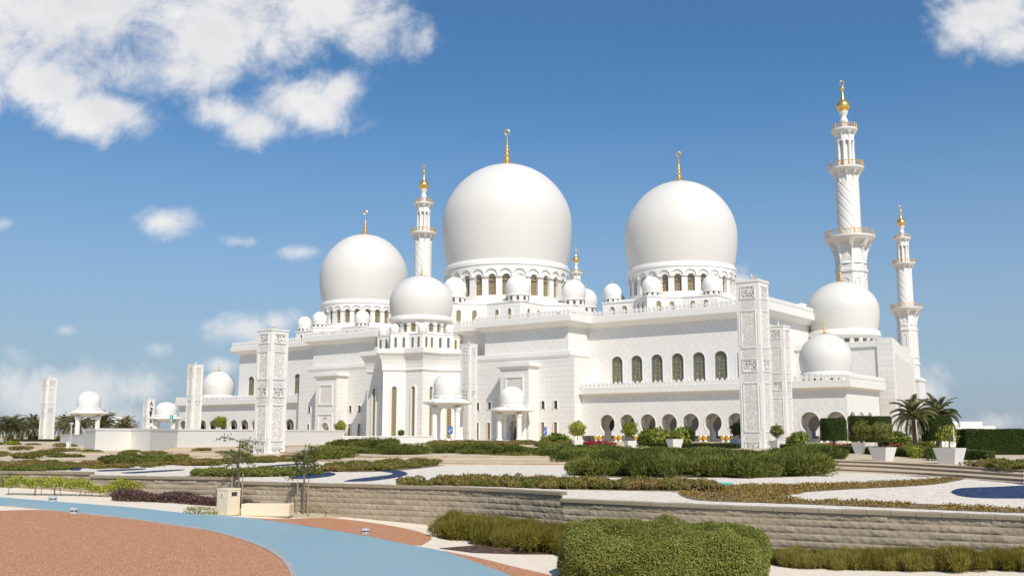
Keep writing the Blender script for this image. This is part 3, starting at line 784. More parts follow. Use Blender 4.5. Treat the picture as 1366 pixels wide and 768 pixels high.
t = NT('grey_paving'); m_gpave = t.set(color=t.mix(t.noise(t.obj(), .8, 5), (.33,.33,.34), (.44,.44,.44)), rough=.7)
def stone(name, c1, c2, mort, w, h, uv=True, bump=.5):
    t = NT(name); o = t.uv() if uv else t.obj(); ob = t.obj()
    br = t.n('ShaderNodeTexBrick'); t.l(o, br.inputs['Vector']); br.inputs['Scale'].default_value = 1
    br.inputs['Brick Width'].default_value = w; br.inputs['Row Height'].default_value = h; br.inputs['Mortar Size'].default_value = .012
    br.inputs['Mortar Smooth'].default_value = .4; br.inputs['Bias'].default_value = 0
    br.inputs['Color1'].default_value = c1 + (1,); br.inputs['Color2'].default_value = c2 + (1,); br.inputs['Mortar'].default_value = mort + (1,)
    c = t.mix(t.math('MULTIPLY', t.noise(ob, 9, 6, .7), .55), br.outputs['Color'], tuple(x*.62 for x in c1))
    c = t.mix(t.ramp(t.noise(ob, .35, 4, .6), [(.4, (0,0,0)), (.7, (.55,.55,.55))]), c, tuple(x*.70 for x in c1))
    t.bump(t.noise(ob, 22, 6, .7), bump, .03)
    return t.set(color=c, rough=.9, spec=.2)
m_block = stone('split_face_blocks', (.47,.385,.28), (.33,.265,.19), (.22,.18,.13), .46, .18)
m_cope = stone('coping_stone', (.50,.41,.29), (.42,.34,.24), (.26,.21,.15), .6, .5)
m_step = stone('step_blocks', (.66,.52,.36), (.58,.45,.31), (.42,.33,.22), .6, .15)
m_tread = gravel('tan_tread_paving', [(0, (.52,.41,.28)), (.5, (.64,.52,.37)), (1, (.72,.60,.45))], 5, .3, (.15, (.30,.24,.13)))

# one sheet to the horizon
xs = [-6000, -1500, -400, -150, -80] + [float(x) for x in kx] + [80, 150, 400, 1500, 6000]
ys = [-400, 0] + list(range(8, 62, 3)) + [75, 110, 160, 400, 1200, 9000]
def hz_(x, y):
    if abs(x) > 60: return -.4
    return zg(x) if y < 70 else .2
V = np.array([(x, y, hz_(x, y)) for y in ys for x in xs]); nx = len(xs)
Fq = np.array([(j*nx+i, j*nx+i+1, (j+1)*nx+i+1, (j+1)*nx+i) for j in range(len(ys)-1) for i in range(nx-1)])
o = numpy_mesh('ground', V, Fq, m_cream); tag(o, kind='structure')

def clip(poly, axis, val, keep_less):
    out = []
    for i in range(len(poly)):
        a, b = poly[i-1], poly[i]
        ia = (a[axis] <= val) == keep_less or a[axis] == val; ib = (b[axis] <= val) == keep_less or b[axis] == val
        if ia != ib:
            f = (val-a[axis])/(b[axis]-a[axis]); out.append((a[0]+(b[0]-a[0])*f, a[1]+(b[1]-a[1])*f))
        if ib: out.append(b)
    return out
def drape(name, poly, dz, mat, zf=zg, label=None, cat=None, kind='structure', strips=True):
    m = MB(); x0, x1 = min(p[0] for p in poly), max(p[0] for p in poly)
    if strips:
        for x in range(math.floor(x0), math.ceil(x1)):
            q = clip(clip(poly, 0, x, False), 0, x+1, True)
            if len(q) >= 3: m.add([(a, b, zf(a)+dz) for a, b in q], [tuple(range(len(q)))])
    else: m.add([(a, b, zf(a)+dz) for a, b in poly], [tuple(range(len(poly)))])
    o = m.build(name, mat, norm=False); return tag(o, label, cat, kind=kind)
def gp(pts): return [tuple(G(x, y).xy) for x, y in pts]
def smooth(pts, n=6):
    out = []; P = [Vector((p[0], p[1])) for p in pts]
    for i in range(len(P)-1):
        p0, p1, p2, p3 = P[max(i-1,0)], P[i], P[i+1], P[min(i+2, len(P)-1)]
        for k in range(n):
            u = k/n; out.append(tuple(.5*((2*p1) + (p2-p0)*u + (2*p0-5*p1+4*p2-p3)*u*u + (3*p1-p0-3*p2+p3)*u**3)))
    out.append(tuple(P[-1])); return out
up = smooth(gp([(-60,658.5),(0,663),(51,667),(103,671),(180,677),(246,684),(312,688.5),(358,694),(412,702),(483,714),(548,727),(590,735),(640,752),(690,771),(730,790),(760,806)]))
lo = smooth(gp([(-60,670.5),(0,674),(51,678.4),(102,683.8),(164,690.2),(231,699.5),(290,709),(349,727),(378,743),(391,757),(398,775),(402,806)]))
drape('path', up + lo[::-1], .012, m_path)
rg = smooth(gp([(-60,682),(0,680.8),(51,679.8),(102,684.6),(164,691),(231,700.6),(290,710.4),(345,728.5),(372,744),(385,758),(391,775),(395,806)]))
drape('red_gravel', rg + [tuple(G(-60, 806).xy)], .006, m_red)
# kerb between gravel and path
ks, ke = [p for p in lo if p[1] < G(200, 695).y + .5], None
m = MB(); kk = [p for p in lo if p[0] > -16]
for a, b in zip(kk[:-1], kk[1:]):
    d = (Vector(b)-Vector(a)).normalized(); n_ = Vector((-d.y, d.x)) * -.13
    m.add([(a[0],a[1],zg(a[0])+.03),(b[0],b[1],zg(b[0])+.03),(b[0]+n_.x,b[1]+n_.y,zg(b[0])+.03),(a[0]+n_.x,a[1]+n_.y,zg(a[0])+.03),
           (a[0],a[1],zg(a[0])-.1),(b[0],b[1],zg(b[0])-.1),(b[0]+n_.x,b[1]+n_.y,zg(b[0])-.1),(a[0]+n_.x,a[1]+n_.y,zg(a[0])-.1)],
          [(0,1,2,3),(0,4,5,1),(3,2,6,7)])
tag(m.build('kerb', m_kerb), kind='structure')
r2 = smooth(gp([(325,689.5),(366,691.5),(440,691),(494,696.5),(548,706),(572,714),(575,719),(562,727)])) + [tuple(G(548,727).xy)]
drape('red_gravel_bed', r2 + gp([(483,713.5),(412,701.5),(358,693.6)]), .006, m_red)
drape('red_gravel_strip', smooth(gp([(590,734),(640,744),(690,756.5),(740,768),(800,786),(840,800)])) + gp([(765,806),(730,789),(690,770.5),(640,751.5)]), .006, m_red)
drape('mulch_bed', gp([(585,731),(640,726.5),(700,725),(752,726),(762,739),(690,739),(630,737)]), .010, m_mulch)
drape('bench_pad', gp([(255,685.5),(440,691),(470,688),(420,684.5),(330,683),(262,683)]), .008, m_tread)

# garden terrace behind the retaining wall and its three low steps
TZ = [1.15, 1.30, 1.45, 1.60]
wall = [(-75,44),(-40,42),(-20.2,39.5),(-16,38.4),(-10,36.7),(-2.05,33.0),(1.5,30.05),(6.5,26.8),(12.1,23.7),(22,18),(60,2)]
fw = [(-400,60)] + wall[:] + [(400,-60)]
m = MB(); pl = [(x+.0, y+.22) for x, y in fw] + [(400,700),(-400,700)]
m.add([(x, y, TZ[0]) for x, y in pl], [tuple(range(len(pl)))]); tag(m.build('garden_terrace', m_white, norm=False), kind='structure')
S_ = [[(-60,616.5),(0,615),(150,612),(300,607.5),(430,613),(520,616),(700,617.5),(860,618),(1000,620),(1090,624),(1180,627.5),(1270,632.5),(1366,639)],
      [(-60,606.5),(0,604),(230,603),(345,601.5),(470,607.5),(560,609),(700,609),(880,609.5),(1010,612),(1085,617.5),(1180,621.5),(1270,626.5),(1366,632.5)],
      [(-60,597),(115,597.5),(330,596.5),(400,594.5),(500,594),(620,593.5),(760,594),(900,600),(990,606),(1065,612),(1180,616.5),(1270,621),(1366,626.5)]]
step_w = []
for k in range(3):
    z = TZ[k+1]; P = smooth([tuple(gz(x, y, z).xy) for x, y in S_[k]], 4)
    P = [(-500, P[0][1]+30)] + P + [(P[-1][0]+8, P[-1][1]-14), (500, P[-1][1]-60)]
    step_w.append(P)
    m = MB(); pl = P + [(500, 720), (-500, 720)]
    m.add([(x, y, z) for x, y in pl], [tuple(range(len(pl)))]); tag(m.build('garden_tread' if k < 2 else 'mosque_plaza', m_tread, norm=False), kind='structure')
    m = MB(); ln = 0
    for a, b in zip(P[:-1], P[1:]):
        l2 = (Vector(b)-Vector(a)).length
        d = (Vector(b)-Vector(a)).normalized(); q = Vector((d.y, -d.x))*.07; q2 = -q*26
        A, B = Vector(a), Vector(b)
        bt = q*2.6  # riser face leaned back so it catches the sun; slope added for brightness
        m.add([(A.x+bt.x,A.y+bt.y,z-.155),(B.x+bt.x,B.y+bt.y,z-.155),(B.x,B.y,z-.04),(A.x,A.y,z-.04)], [(0,1,2,3)], [((ln,0),(ln+l2,0),(ln+l2,.1),(ln,.1))])
        m.add([(A.x+q.x,A.y+q.y,z-.03),(B.x+q.x,B.y+q.y,z-.03),(B.x+q.x,B.y+q.y,z+.015),(A.x+q.x,A.y+q.y,z+.015),(A.x+q2.x,A.y+q2.y,z+.015),(B.x+q2.x,B.y+q2.y,z+.015),(A.x,A.y,z-.05),(B.x,B.y,z-.05)],
              [(0,1,2,3),(3,2,5,4),(0,6,7,1)], [((ln,.02),(ln+l2,.02),(ln+l2,.13),(ln,.13)), ((ln,0.02),(ln+l2,.02),(ln+l2,.13),(ln,.13)), ((ln,0),(ln+l2,0),(ln+l2,.1),(ln,.1))])
        ln += l2
    tag(m.build('garden_step', m_step, norm=False), kind='structure')
def tp(pts, z=TZ[0]): return [tuple(gz(x, y, z).xy) for x, y in pts]
def sheet(name, px, mat, dz=.006, z=TZ[0], kind='structure', sm=True, **k):
    q = tp(px, z); q = smooth(q + [q[0]], 4)[:-1] if sm else q
    return drape(name, q, dz, mat, lambda x: z, kind=kind, strips=False, **k)
for px in ([(1268,656),(1282,651),(1330,649),(1375,647),(1420,647),(1420,664),(1375,664.5),(1310,664),(1280,661)],
           [(386,637),(410,632.3),(440,630),(448,632),(440,635),(415,637.8),(395,638.5)],
           [(458,642),(470,639),(500,635.5),(520,633),(523,630.5),(505,627.8),(530,627),(543,630.5),(540,634),(520,638),(490,641.5)],
           [(92,627),(103,622.5),(132,620.8),(134,622),(112,623.5),(106,627)], [(128,627),(188,624.5),(190,626),(138,628.5)],
           [(160,630),(238,626),(240,627.3),(178,631)], [(345,621.5),(400,617.7),(403,619),(350,623)],
           [(1200,634.8),(1260,636.5),(1340,643),(1366,646),(1380,643.6),(1320,640),(1270,635.5)]):
    sheet('blue_gravel_swirl', px, m_blueg, .012)
sheet('grey_paving', [(1285,614.5),(1330,613),(1420,613),(1420,622.5),(1330,622),(1290,620.5)], m_gpave, .006, 1.6, sm=False)

# ------------------------------------------------------------------ foliage
def leafmat(name, cols, trans=.25, rough=.55):
    t = NT(name); g = t.n('ShaderNodeNewGeometry'); o = t.obj()
    r = t.math('ADD', t.math('MULTIPLY', g.outputs['Random Per Island'], .7), t.math('MULTIPLY', t.noise(o, 1.3, 3), .3))
    oi = t.n('ShaderNodeObjectInfo'); r = t.math('ADD', r, t.math('MULTIPLY', t.math('SUBTRACT', oi.outputs['Random'], .5), .45))
    n = len(cols); c = t.ramp(r, [(.12+.76*i/(n-1), q) for i, q in enumerate(cols)])
    t.set(color=c, rough=.7, spec=.10)
    tr = t.n('ShaderNodeBsdfTranslucent'); t.l(t.mix(.5, c, (.20,.24,.03)), tr.inputs[0]); mx = t.n('ShaderNodeMixShader'); mx.inputs[0].default_value = trans
    t.l(t.b.outputs[0], mx.inputs[1]); t.l(tr.outputs[0], mx.inputs[2]); t.l(mx.outputs[0], t.out.inputs[0]); return t.m
m_rose = leafmat('rosemary_leaves', [(.05,.065,.014), (.105,.125,.026), (.165,.19,.042), (.26,.25,.065)])
m_scrub = leafmat('scrub_leaves', [(.10,.11,.022), (.17,.175,.04), (.24,.22,.06), (.30,.20,.07), (.33,.18,.09)])
m_scrubg = leafmat('green_scrub_leaves', [(.06,.085,.016), (.13,.16,.03), (.19,.22,.05), (.26,.24,.08)])
m_feather = leafmat('feathery_olive_leaves', [(.10,.085,.014), (.19,.16,.026), (.28,.23,.045), (.36,.30,.10)])
m_hedge = leafmat('hedge_leaves', [(.12,.135,.028), (.25,.265,.055), (.38,.385,.10), (.48,.46,.17)], .35)
m_dhedge = leafmat('topiary_leaves', [(.025,.042,.010), (.06,.085,.02), (.10,.13,.034)], .15)
m_yhedge = leafmat('yellow_green_leaves', [(.13,.16,.02), (.26,.30,.035), (.38,.40,.06), (.44,.40,.08)])
m_purple = leafmat('purple_leaves', [(.07,.035,.035), (.12,.06,.06), (.17,.11,.09)], .15)
m_cover = leafmat('orange_groundcover', [(.22,.15,.05), (.36,.20,.065), (.46,.26,.09), (.24,.24,.06), (.15,.18,.04)])
m_palm = leafmat('palm_leaves', [(.13,.135,.06), (.23,.225,.11), (.33,.31,.17), (.42,.37,.22)], .15)
m_brt = leafmat('frangipani_leaves', [(.08,.115,.02), (.17,.22,.035), (.27,.31,.06), (.36,.34,.10)], .3)
m_redfl = leafmat('red_flowers', [(.30,.03,.05), (.50,.05,.09), (.20,.19,.05)], .2)
m_sap = leafmat('sapling_leaves', [(.05,.07,.02), (.10,.13,.04), (.16,.17,.06)], .25)
t = NT('bark'); m_bark = t.set(color=t.mix(t.noise(t.obj(), 6, 5), (.11,.08,.055), (.24,.19,.14)), rough=.9)
t = NT('stake_wood'); m_stake = t.set(color=t.mix(t.noise(t.obj(), 8, 5), (.30,.20,.13), (.42,.30,.20)), rough=.85)

def leaves(P, D, ln, wd, jit=.6, face=False):
    """leaf-shaped quads at points P growing along D, or lying with their faces turned along D"""
    n = len(P)
    if face:
        Dn = D + rng.normal(0, jit*.75, (n, 3)); Dn /= np.linalg.norm(Dn, axis=1)[:, None] + 1e-9
        R = rng.normal(0, 1, (n, 3)); A = np.cross(Dn, R); A /= np.linalg.norm(A, axis=1)[:, None] + 1e-9; S = np.cross(Dn, A)
        l = (ln*rng.uniform(.6, 1.25, n))[:, None]; w = (wd*rng.uniform(.7, 1.2, n))[:, None]
        V = np.stack([P, P + A*l*.5 + S*w*.5, P + A*l + Dn*l*.15, P + A*l*.5 - S*w*.5], 1).reshape(-1, 3)
        return V, np.arange(4*n).reshape(n, 4)
    pass; D = D + rng.normal(0, jit, (n, 3)); D /= np.linalg.norm(D, axis=1)[:, None] + 1e-9
    R = rng.normal(0, 1, (n, 3)); S = np.cross(D, R); S /= np.linalg.norm(S, axis=1)[:, None] + 1e-9
    l = (ln*rng.uniform(.6, 1.25, n))[:, None]; w = (wd*rng.uniform(.7, 1.2, n))[:, None]
    V = np.stack([P, P + D*l*.5 + S*w*.5, P + D*l, P + D*l*.5 - S*w*.5], 1).reshape(-1, 3)
    return V, np.arange(4*n).reshape(n, 4)
def lumps(n, r, h, k=7, spread=.62, flat=.75):
    """points through the volume of a mound made of k uneven lumps"""
    cs = np.stack([rng.uniform(-spread, spread, k)*r, rng.uniform(-spread, spread, k)*r, rng.uniform(.25, .55, k)*h], 1)
    rs = rng.uniform(.30, .5, k)*r
    i = rng.integers(0, k, n); d = rng.normal(0, 1, (n, 3)); d /= np.linalg.norm(d, axis=1)[:, None]
    q = cs[i] + d*(rs[i]*rng.uniform(.55, 1.0, n)**.5)[:, None]*np.array([1, 1, flat*h/r])
    q[:, 2] = np.abs(q[:, 2]); return q, d
def mound(name, mat, kind, n, seed):
    global rng
    rng = np.random.default_rng(seed)
    if kind == 'rosemary':
        P, d = lumps(n, 1.0, .8, 9); D = d*.6 + np.array([0, 0, .9]); V, Fq = leaves(P, D, .20, .045, .42)
    elif kind == 'scrub':
        P, d = lumps(n, 1.0, .6, 9); D = d*.8 + np.array([0, 0, .5]); V, Fq = leaves(P, D, .13, .085, .8, True)
    elif kind == 'feather':
        P, d = lumps(n, 1.0, .7, 8); P[:, 2] *= .7; D = d*.5 + np.array([0, 0, .9]); V, Fq = leaves(P, D, .20, .016, .75)
    elif kind == 'bush':
        P, d = lumps(n, 1.0, 1.3, 10, .5); D = d*.8 + np.array([0, 0, .25]); V, Fq = leaves(P, D, .26, .13, .8, True)
    elif kind == 'ball':
        d = rng.normal(0, 1, (n, 3)); d /= np.linalg.norm(d, axis=1)[:, None]
        P = d*(rng.uniform(.35, 1, n)**.5)[:, None]*(1 + .20*np.sin(d[:, :1]*5+seed)*np.cos(d[:, 1:2]*6+seed) + .14*np.sin(d[:, 2:]*7+seed*2)); D = d; V, Fq = leaves(P, D, .20, .11, .9, True)
    elif kind == 'flower':
        P, d = lumps(n, 1.0, .4, 8); D = d*.6 + np.array([0, 0, .6]); V, Fq = leaves(P, D, .13, .10, .6)
    o = numpy_mesh(name, V, Fq, mat); return o
protos = {}
def plant(name, kind, mat, pos, r, h, label, cat, group, n=2200, variants=3):
    """one plant: copies share the leaf mesh of their kind"""
    key = (kind, mat.name); base = {'rosemary': .8, 'scrub': .6, 'feather': .7, 'bush': 1.3, 'ball': 1.0, 'flower': .4}[kind]
    if key not in protos: protos[key] = []
    if len(protos[key]) < variants: o = mound(name, mat, kind, n, 100 + len(protos)*10 + len(protos[key])); protos[key].append(o)
    else: o = random.choice(protos[key]).copy(); o.name = name; col.objects.link(o)
    for k in ('label', 'category', 'group'):
        if k in o: del o[k]
    o.location = pos; o.rotation_euler = (0, 0, random.uniform(0, 6.28)); o.scale = (r*random.uniform(.9, 1.1), r*random.uniform(.9, 1.1), h/base*random.uniform(.85, 1.15))
    return tag(o, label, cat, group)
def inside(p, poly):
    r = False
    for i in range(len(poly)):
        a, b = poly[i-1], poly[i]
        if (a[1] > p[1]) != (b[1] > p[1]) and p[0] < (b[0]-a[0])*(p[1]-a[1])/(b[1]-a[1]) + a[0]: r = not r
    return r
def fill(poly, gap, zf, cap=60):
    xs_ = [p[0] for p in poly]; ys_ = [p[1] for p in poly]; out = []
    for _ in range(4000):
        p = (random.uniform(min(xs_), max(xs_)), random.uniform(min(ys_), max(ys_)))
        if inside(p, poly) and all((p[0]-q[0])**2+(p[1]-q[1])**2 > gap*gap for q in out): out.append(p)
        if len(out) >= cap: break
    return [Vector((x, y, zf(x))) for x, y in out]
def bed(px, kind, mat, r, h, gap, z, name, label, cat, group, cap=40):
    for p in fill(tp(px, z), gap, lambda x: z - .03, cap):
        k = random.uniform(.68, 1.28); plant(name, kind, mat, p, r*k, h*k, label, cat, group)

def clipped_hedge(name, sx, sy, h, n, ls, mat, lw=.55, rnd=.18, wob=.05, z0=0.0):
    """clipped block of leaves with a dark twig core; sits at its own origin"""
    u = rng.uniform(0, 1, n); A = [sx*sy*4, sx*h*2*2, sy*h*2*2]; tot = sum(A); P = np.zeros((n, 3)); D = np.zeros((n, 3))
    a = rng.uniform(-1, 1, n); b = rng.uniform(0, 1, n); sg = np.where(rng.uniform(0, 1, n) < .5, -1, 1)
    t_ = u < A[0]/tot; f_ = (u >= A[0]/tot) & (u < (A[0]+A[1])/tot); s_ = ~(t_ | f_); c2 = rng.uniform(-1, 1, n)
    P[t_] = np.stack([a[t_]*sx, c2[t_]*sy, np.full(t_.sum(), h)], 1); D[t_] = (0, 0, 1)
    P[f_] = np.stack([a[f_]*sx, sg[f_]*sy, b[f_]*h], 1); D[f_, 1] = sg[f_]
    P[s_] = np.stack([sg[s_]*sx, c2[s_]*sy, b[s_]*h], 1); D[s_, 0] = sg[s_]
    # round the edges: push out from a smaller inner box
    Q = np.stack([P[:, 0].clip(-sx+rnd, sx-rnd), P[:, 1].clip(-sy+rnd, sy-rnd), np.minimum(P[:, 2], h-rnd)], 1)
    D = P - Q; dl = np.linalg.norm(D, axis=1)[:, None] + 1e-9; D = D/dl; P = Q + D*np.minimum(dl, rnd)
    w_ = np.zeros(n)
    for q in range(36):
        kv = rng.normal(0, 1, 3); kv *= (2.0 + 14.0*(q/36)**1.3)/np.linalg.norm(kv); w_ += np.sin(P@kv + rng.uniform(0, 6.28))*(1.0 - .5*q/36)*.42
    P += D*(w_*wob)[:, None]; P -= D*((rng.uniform(0, 1, n)**2-.25)*ls*3.0)[:, None]; P[:, 2] += z0
    V, Fq = leaves(P, D*.9 + np.array([0, 0, .35]), ls, ls*lw, .85, True)
    o = numpy_mesh(name, V, Fq, mat)
    m = MB(); e = ls*2.2 + wob + .13
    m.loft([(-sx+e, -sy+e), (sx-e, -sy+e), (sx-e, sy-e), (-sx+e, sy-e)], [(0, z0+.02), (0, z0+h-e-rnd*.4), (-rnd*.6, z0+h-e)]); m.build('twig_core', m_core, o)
    return o
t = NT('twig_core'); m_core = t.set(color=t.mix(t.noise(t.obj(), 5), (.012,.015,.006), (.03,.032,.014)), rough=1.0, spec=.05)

# ------------------------------------------------------------------ retaining wall of split-face blocks
rw = empty('retaining_wall', (0, 30, 0), 0, 'long low retaining wall of tan split-face stone blocks between the garden and the gravel', 'wall')
def noise2(x, y): return np.sin(x*12.9898 + y*78.233)*43758.5453 % 1.0
secs = [([(-75,44),(-40,42),(-20.2,39.5),(-16,38.4)], 1.66), ([(-16,38.4),(-10,36.7)], 1.535), ([(-10,36.7),(-2.05,33.0),(1.5,30.05)], 1.395), ([(1.5,30.05),(6.5,26.8),(12.1,23.7),(22,18),(40,9)], 1.20)]
for pts, top in secs:
    P = smooth(pts, 14) if len(pts) > 2 else [pts[0], pts[1]]
    P = np.array(P); seg = np.hypot(*np.diff(P, axis=0).T); L_ = np.concatenate([[0], np.cumsum(seg)]); tot = L_[-1]
    near = P[:, 1].min() < 36; du = .05 if near else .12
    us = np.arange(0, tot+du, du).clip(0, tot); px_ = np.interp(us, L_, P[:, 0]); py_ = np.interp(us, L_, P[:, 1])
    tx = np.gradient(px_); ty = np.gradient(py_); tl = np.hypot(tx, ty); nx_, ny_ = ty/tl, -tx/tl
    H, BW, BH = 1.65, .46, .18; vs_ = np.concatenate([np.array([0, .012, .05, .09, .13, .168]) + r*BH for r in range(int(H/BH)+1)])
    Ug, Vg = np.meshgrid(us, vs_); row = np.floor(Vg/BH); bu = Ug/BW + .5*(row % 2); bi = np.floor(bu); fu = bu - bi; fv = Vg/BH - row
    edge = np.minimum(np.minimum(fu, 1-fu)*BW/.035, np.minimum(fv+.02, 1-fv)*BH/.03).clip(0, 1)
    blk = noise2(bi, row+7)
    rough = (np.sin(Ug*23+blk*40)*np.sin(Vg*31+blk*17) + .6*np.sin(Ug*51+Vg*43+blk*9) + .8*(noise2(np.round(Ug*40), np.round(Vg*60))-.5))*.016
    d = edge*(.022 + .024*(blk-.5) + rough*.7) + .0
    X = px_[None, :] + nx_[None, :]*d; Y = py_[None, :] + ny_[None, :]*d; Z = (top-.10) - Vg
    nv, nu = Ug.shape; V = np.stack([X, Y, Z], 2).reshape(-1, 3); I = np.arange(nv*nu).reshape(nv, nu)
    Fq = np.stack([I[:-1, :-1], I[1:, :-1], I[1:, 1:], I[:-1, 1:]], 2).reshape(-1, 4)
    o = numpy_mesh('block_wall', V - np.array([0, 30, 0]), Fq, m_block, rw)
    ul = o.data.uv_layers.new(name='UVMap'); li = Fq.reshape(-1)
    # brick texture rows run upwards: match them to the modelled blocks
    uvv = np.stack([(Ug + (row % 2)*0).reshape(-1)[li], (201*BH - Vg).reshape(-1)[li]], 1); ul.data.foreach_set('uv', uvv.astype(np.float32).ravel())
    m = MB(); n = 0; cl = .58
    uu = np.arange(0, tot, cl)
    for k, u0 in enumerate(uu):
        u1 = min(u0 + cl - .012, tot); a = np.array([np.interp(u0, L_, P[:, 0]), np.interp(u0, L_, P[:, 1])]); b = np.array([np.interp(u1, L_, P[:, 0]), np.interp(u1, L_, P[:, 1])])
        if np.hypot(*(b-a)) < .02: continue
        e = (b-a)/np.hypot(*(b-a)); nn = np.array([e[1], -e[0]]); pr = .075 + random.uniform(-.012, .012); zt = top + random.uniform(-.006, .006)
        q = [a+nn*pr, b+nn*pr, b-nn*.22, a-nn*.22]
        m.add([(x, y-30, zz) for zz in (top-.10, zt-.015) for x, y in q] + [(x, y-30, zt) for x, y in (a+nn*(pr-.02), b+nn*(pr-.02), b-nn*.22, a-nn*.22)],
              [(0,1,5,4),(1,2,6,5),(2,3,7,6),(3,0,4,7),(4,5,9,8),(5,6,10,9),(6,7,11,10),(7,4,8,11),(8,9,10,11),(3,2,1,0)])
    m.build('coping', m_cope, o)

# ------------------------------------------------------------------ carved pylons
def make_pylon(px, Y, w, zt, label, gold=False, letters=False, zb=1.0):
    c = at(px, 500, Y); h = zt - zb
    r = empty('carved_pylon', (c.x, c.y, zb), ANG, label, 'pylon', 'carved marble pylons in the garden')
    a = w/2; m = MB()
    m.loft([(-a,-a),(a,-a),(a,a),(-a,a)], [(.06*w, 0), (.06*w, .03*h), (0, .03*h), (0, h*.985), (.03*w, h*.987), (.03*w, h)]); m.build('shaft', m_plain, r)
    zones = [('grille', .04, .11), ('frieze', .122, .17), ('carved_panel', .182, .395), ('frieze', .407, .452), ('grille', .464, .532), ('frieze', .544, .585), ('carved_panel', .598, .875), ('frieze', .888, .925), ('grille', .935, .975)]
    for side in (0, 1):
        if side == 0: mp = lambda x, d, z: (x, -(a-d), z)            # face looking along n
        else: mp = lambda x, d, z: (a-d, x, z)                       # face looking along u
        fr = MB()
        for nm, t0, t1 in zones:
            z0, z1 = h*(1-t1), h*(1-t0); hw = w*(.29 if nm != 'frieze' else .27)
            if letters and side == 1: continue
            p = MB(); pane(p, 0, rect(hw*2, z0, z1), mp, -.02); p.build(nm, {'grille': m_grille, 'frieze': m_frieze, 'carved_panel': m_carve}[nm], r, norm=False)
            if nm != 'frieze':
                frame(fr, 0, rect(hw*2, z0, z1), mp, .05*w, .07)
                x0, x1 = hw+.05*w, hw
                for zz in (z0, z1):
                    q = [mp(x, d, zz+dz) for x in (-x0, x0) for d in (.0, -.07) for dz in (-.025*w, .025*w)]
                    fr.add(q, [(0,1,5,4),(2,6,7,3),(1,3,7,5),(0,4,6,2),(0,2,3,1),(4,5,7,6)])
            if nm == 'carved_panel':
                for sx in (-1, 1):
                    q = [mp(sx*(.42*w+e), d, z) for e in (-.022*w, .022*w) for d in (0, -.05) for z in (z0+.04*h*.3, z1-.04*h*.3)]
                    fr.add(q, [(0,1,5,4),(2,6,7,3),(1,3,7,5),(0,4,6,2),(0,2,3,1),(4,5,7,6)])
        fr.build('panel_frame', m_plain, r)
    if letters:
        lt = MB(); mp = lambda x, d, z: (a-d, x, z); z = h*.95
        def gl(pts): lt.add([mp(x*w, -.05, z-y*w) for x, y in pts], [tuple(range(len(pts)))])
        for k, g in enumerate(([(0,-.02),(.24,.62),(.1,.62),(0,.34),(-.1,.62),(-.24,.62)], [(-.22,0),(.22,.1),(.22,.5),(.02,.32),(.2,.8),(-.2,.75),(-.2,.45),(.02,.4)], [(-.24,0),(.2,-.05),(.05,.3),(.22,.7),(-.22,.72),(-.06,.38)],
                               [(-.1,0),(.2,.05),(.2,.5),(.02,.3),(-.22,.6),(-.12,.25)], [(.05,0),(.22,.12),(.1,.6),(-.22,.55),(.02,.38)], [(-.3,.12),(0,0),(.3,.12),(.22,.36),(0,.55),(-.22,.36)],
                               [(0,0),(.2,.3),(.02,.7),(-.14,.3)], [(-.26,.1),(.26,.05),(.12,.45),(0,.6),(-.14,.42)], [(-.2,.05),(.22,0),(.2,.16),(-.2,.18)])):
            gl(g); z -= w*(.80 if k != 5 else 1.0)
        lt.build('dark_lettering', m_dark, r, norm=False)
    m = MB(); m.lathe([(.05*w, h-.01), (.05*w, h+.02*w), (.025*w, h+.04*w), (.05*w, h+.10*w), (.02*w, h+.15*w), (.045*w, h+.19*w), (.015*w, h+.24*w), (.004, h+.34*w)], 10, (0, 0)); m.build('finial', m_gold if gold else m_plain, r, 50)
    return r
make_pylon(1007.5, 106, 2.55, 19.3, 'tallest carved white pylon, nearest on the right, rising through the dark green shrubs', True)
make_pylon(1041, 148, 2.45, 19.0, 'narrower carved pylon just behind the tallest one, in front of the arcade')
make_pylon(625.5, 190, 2.25, 20.0, 'carved pylon between the two domed kiosks by the star-shaped hall')
make_pylon(362.5, 92, 2.0, 12.6, 'carved pylon with gold tip in front of the white terrace wall on the left', True)
make_pylon(260.5, 231, 2.5, 18.9, 'carved pylon behind the white stepped wall, before the left arcade')
make_pylon(67, 243, 2.5, 16.5, 'leaning-looking far left pylon standing free among the date palms', zb=.6)
make_pylon(201, 325, 2.5, 14.2, 'short far pylon with dark lettering down one face', letters=True)

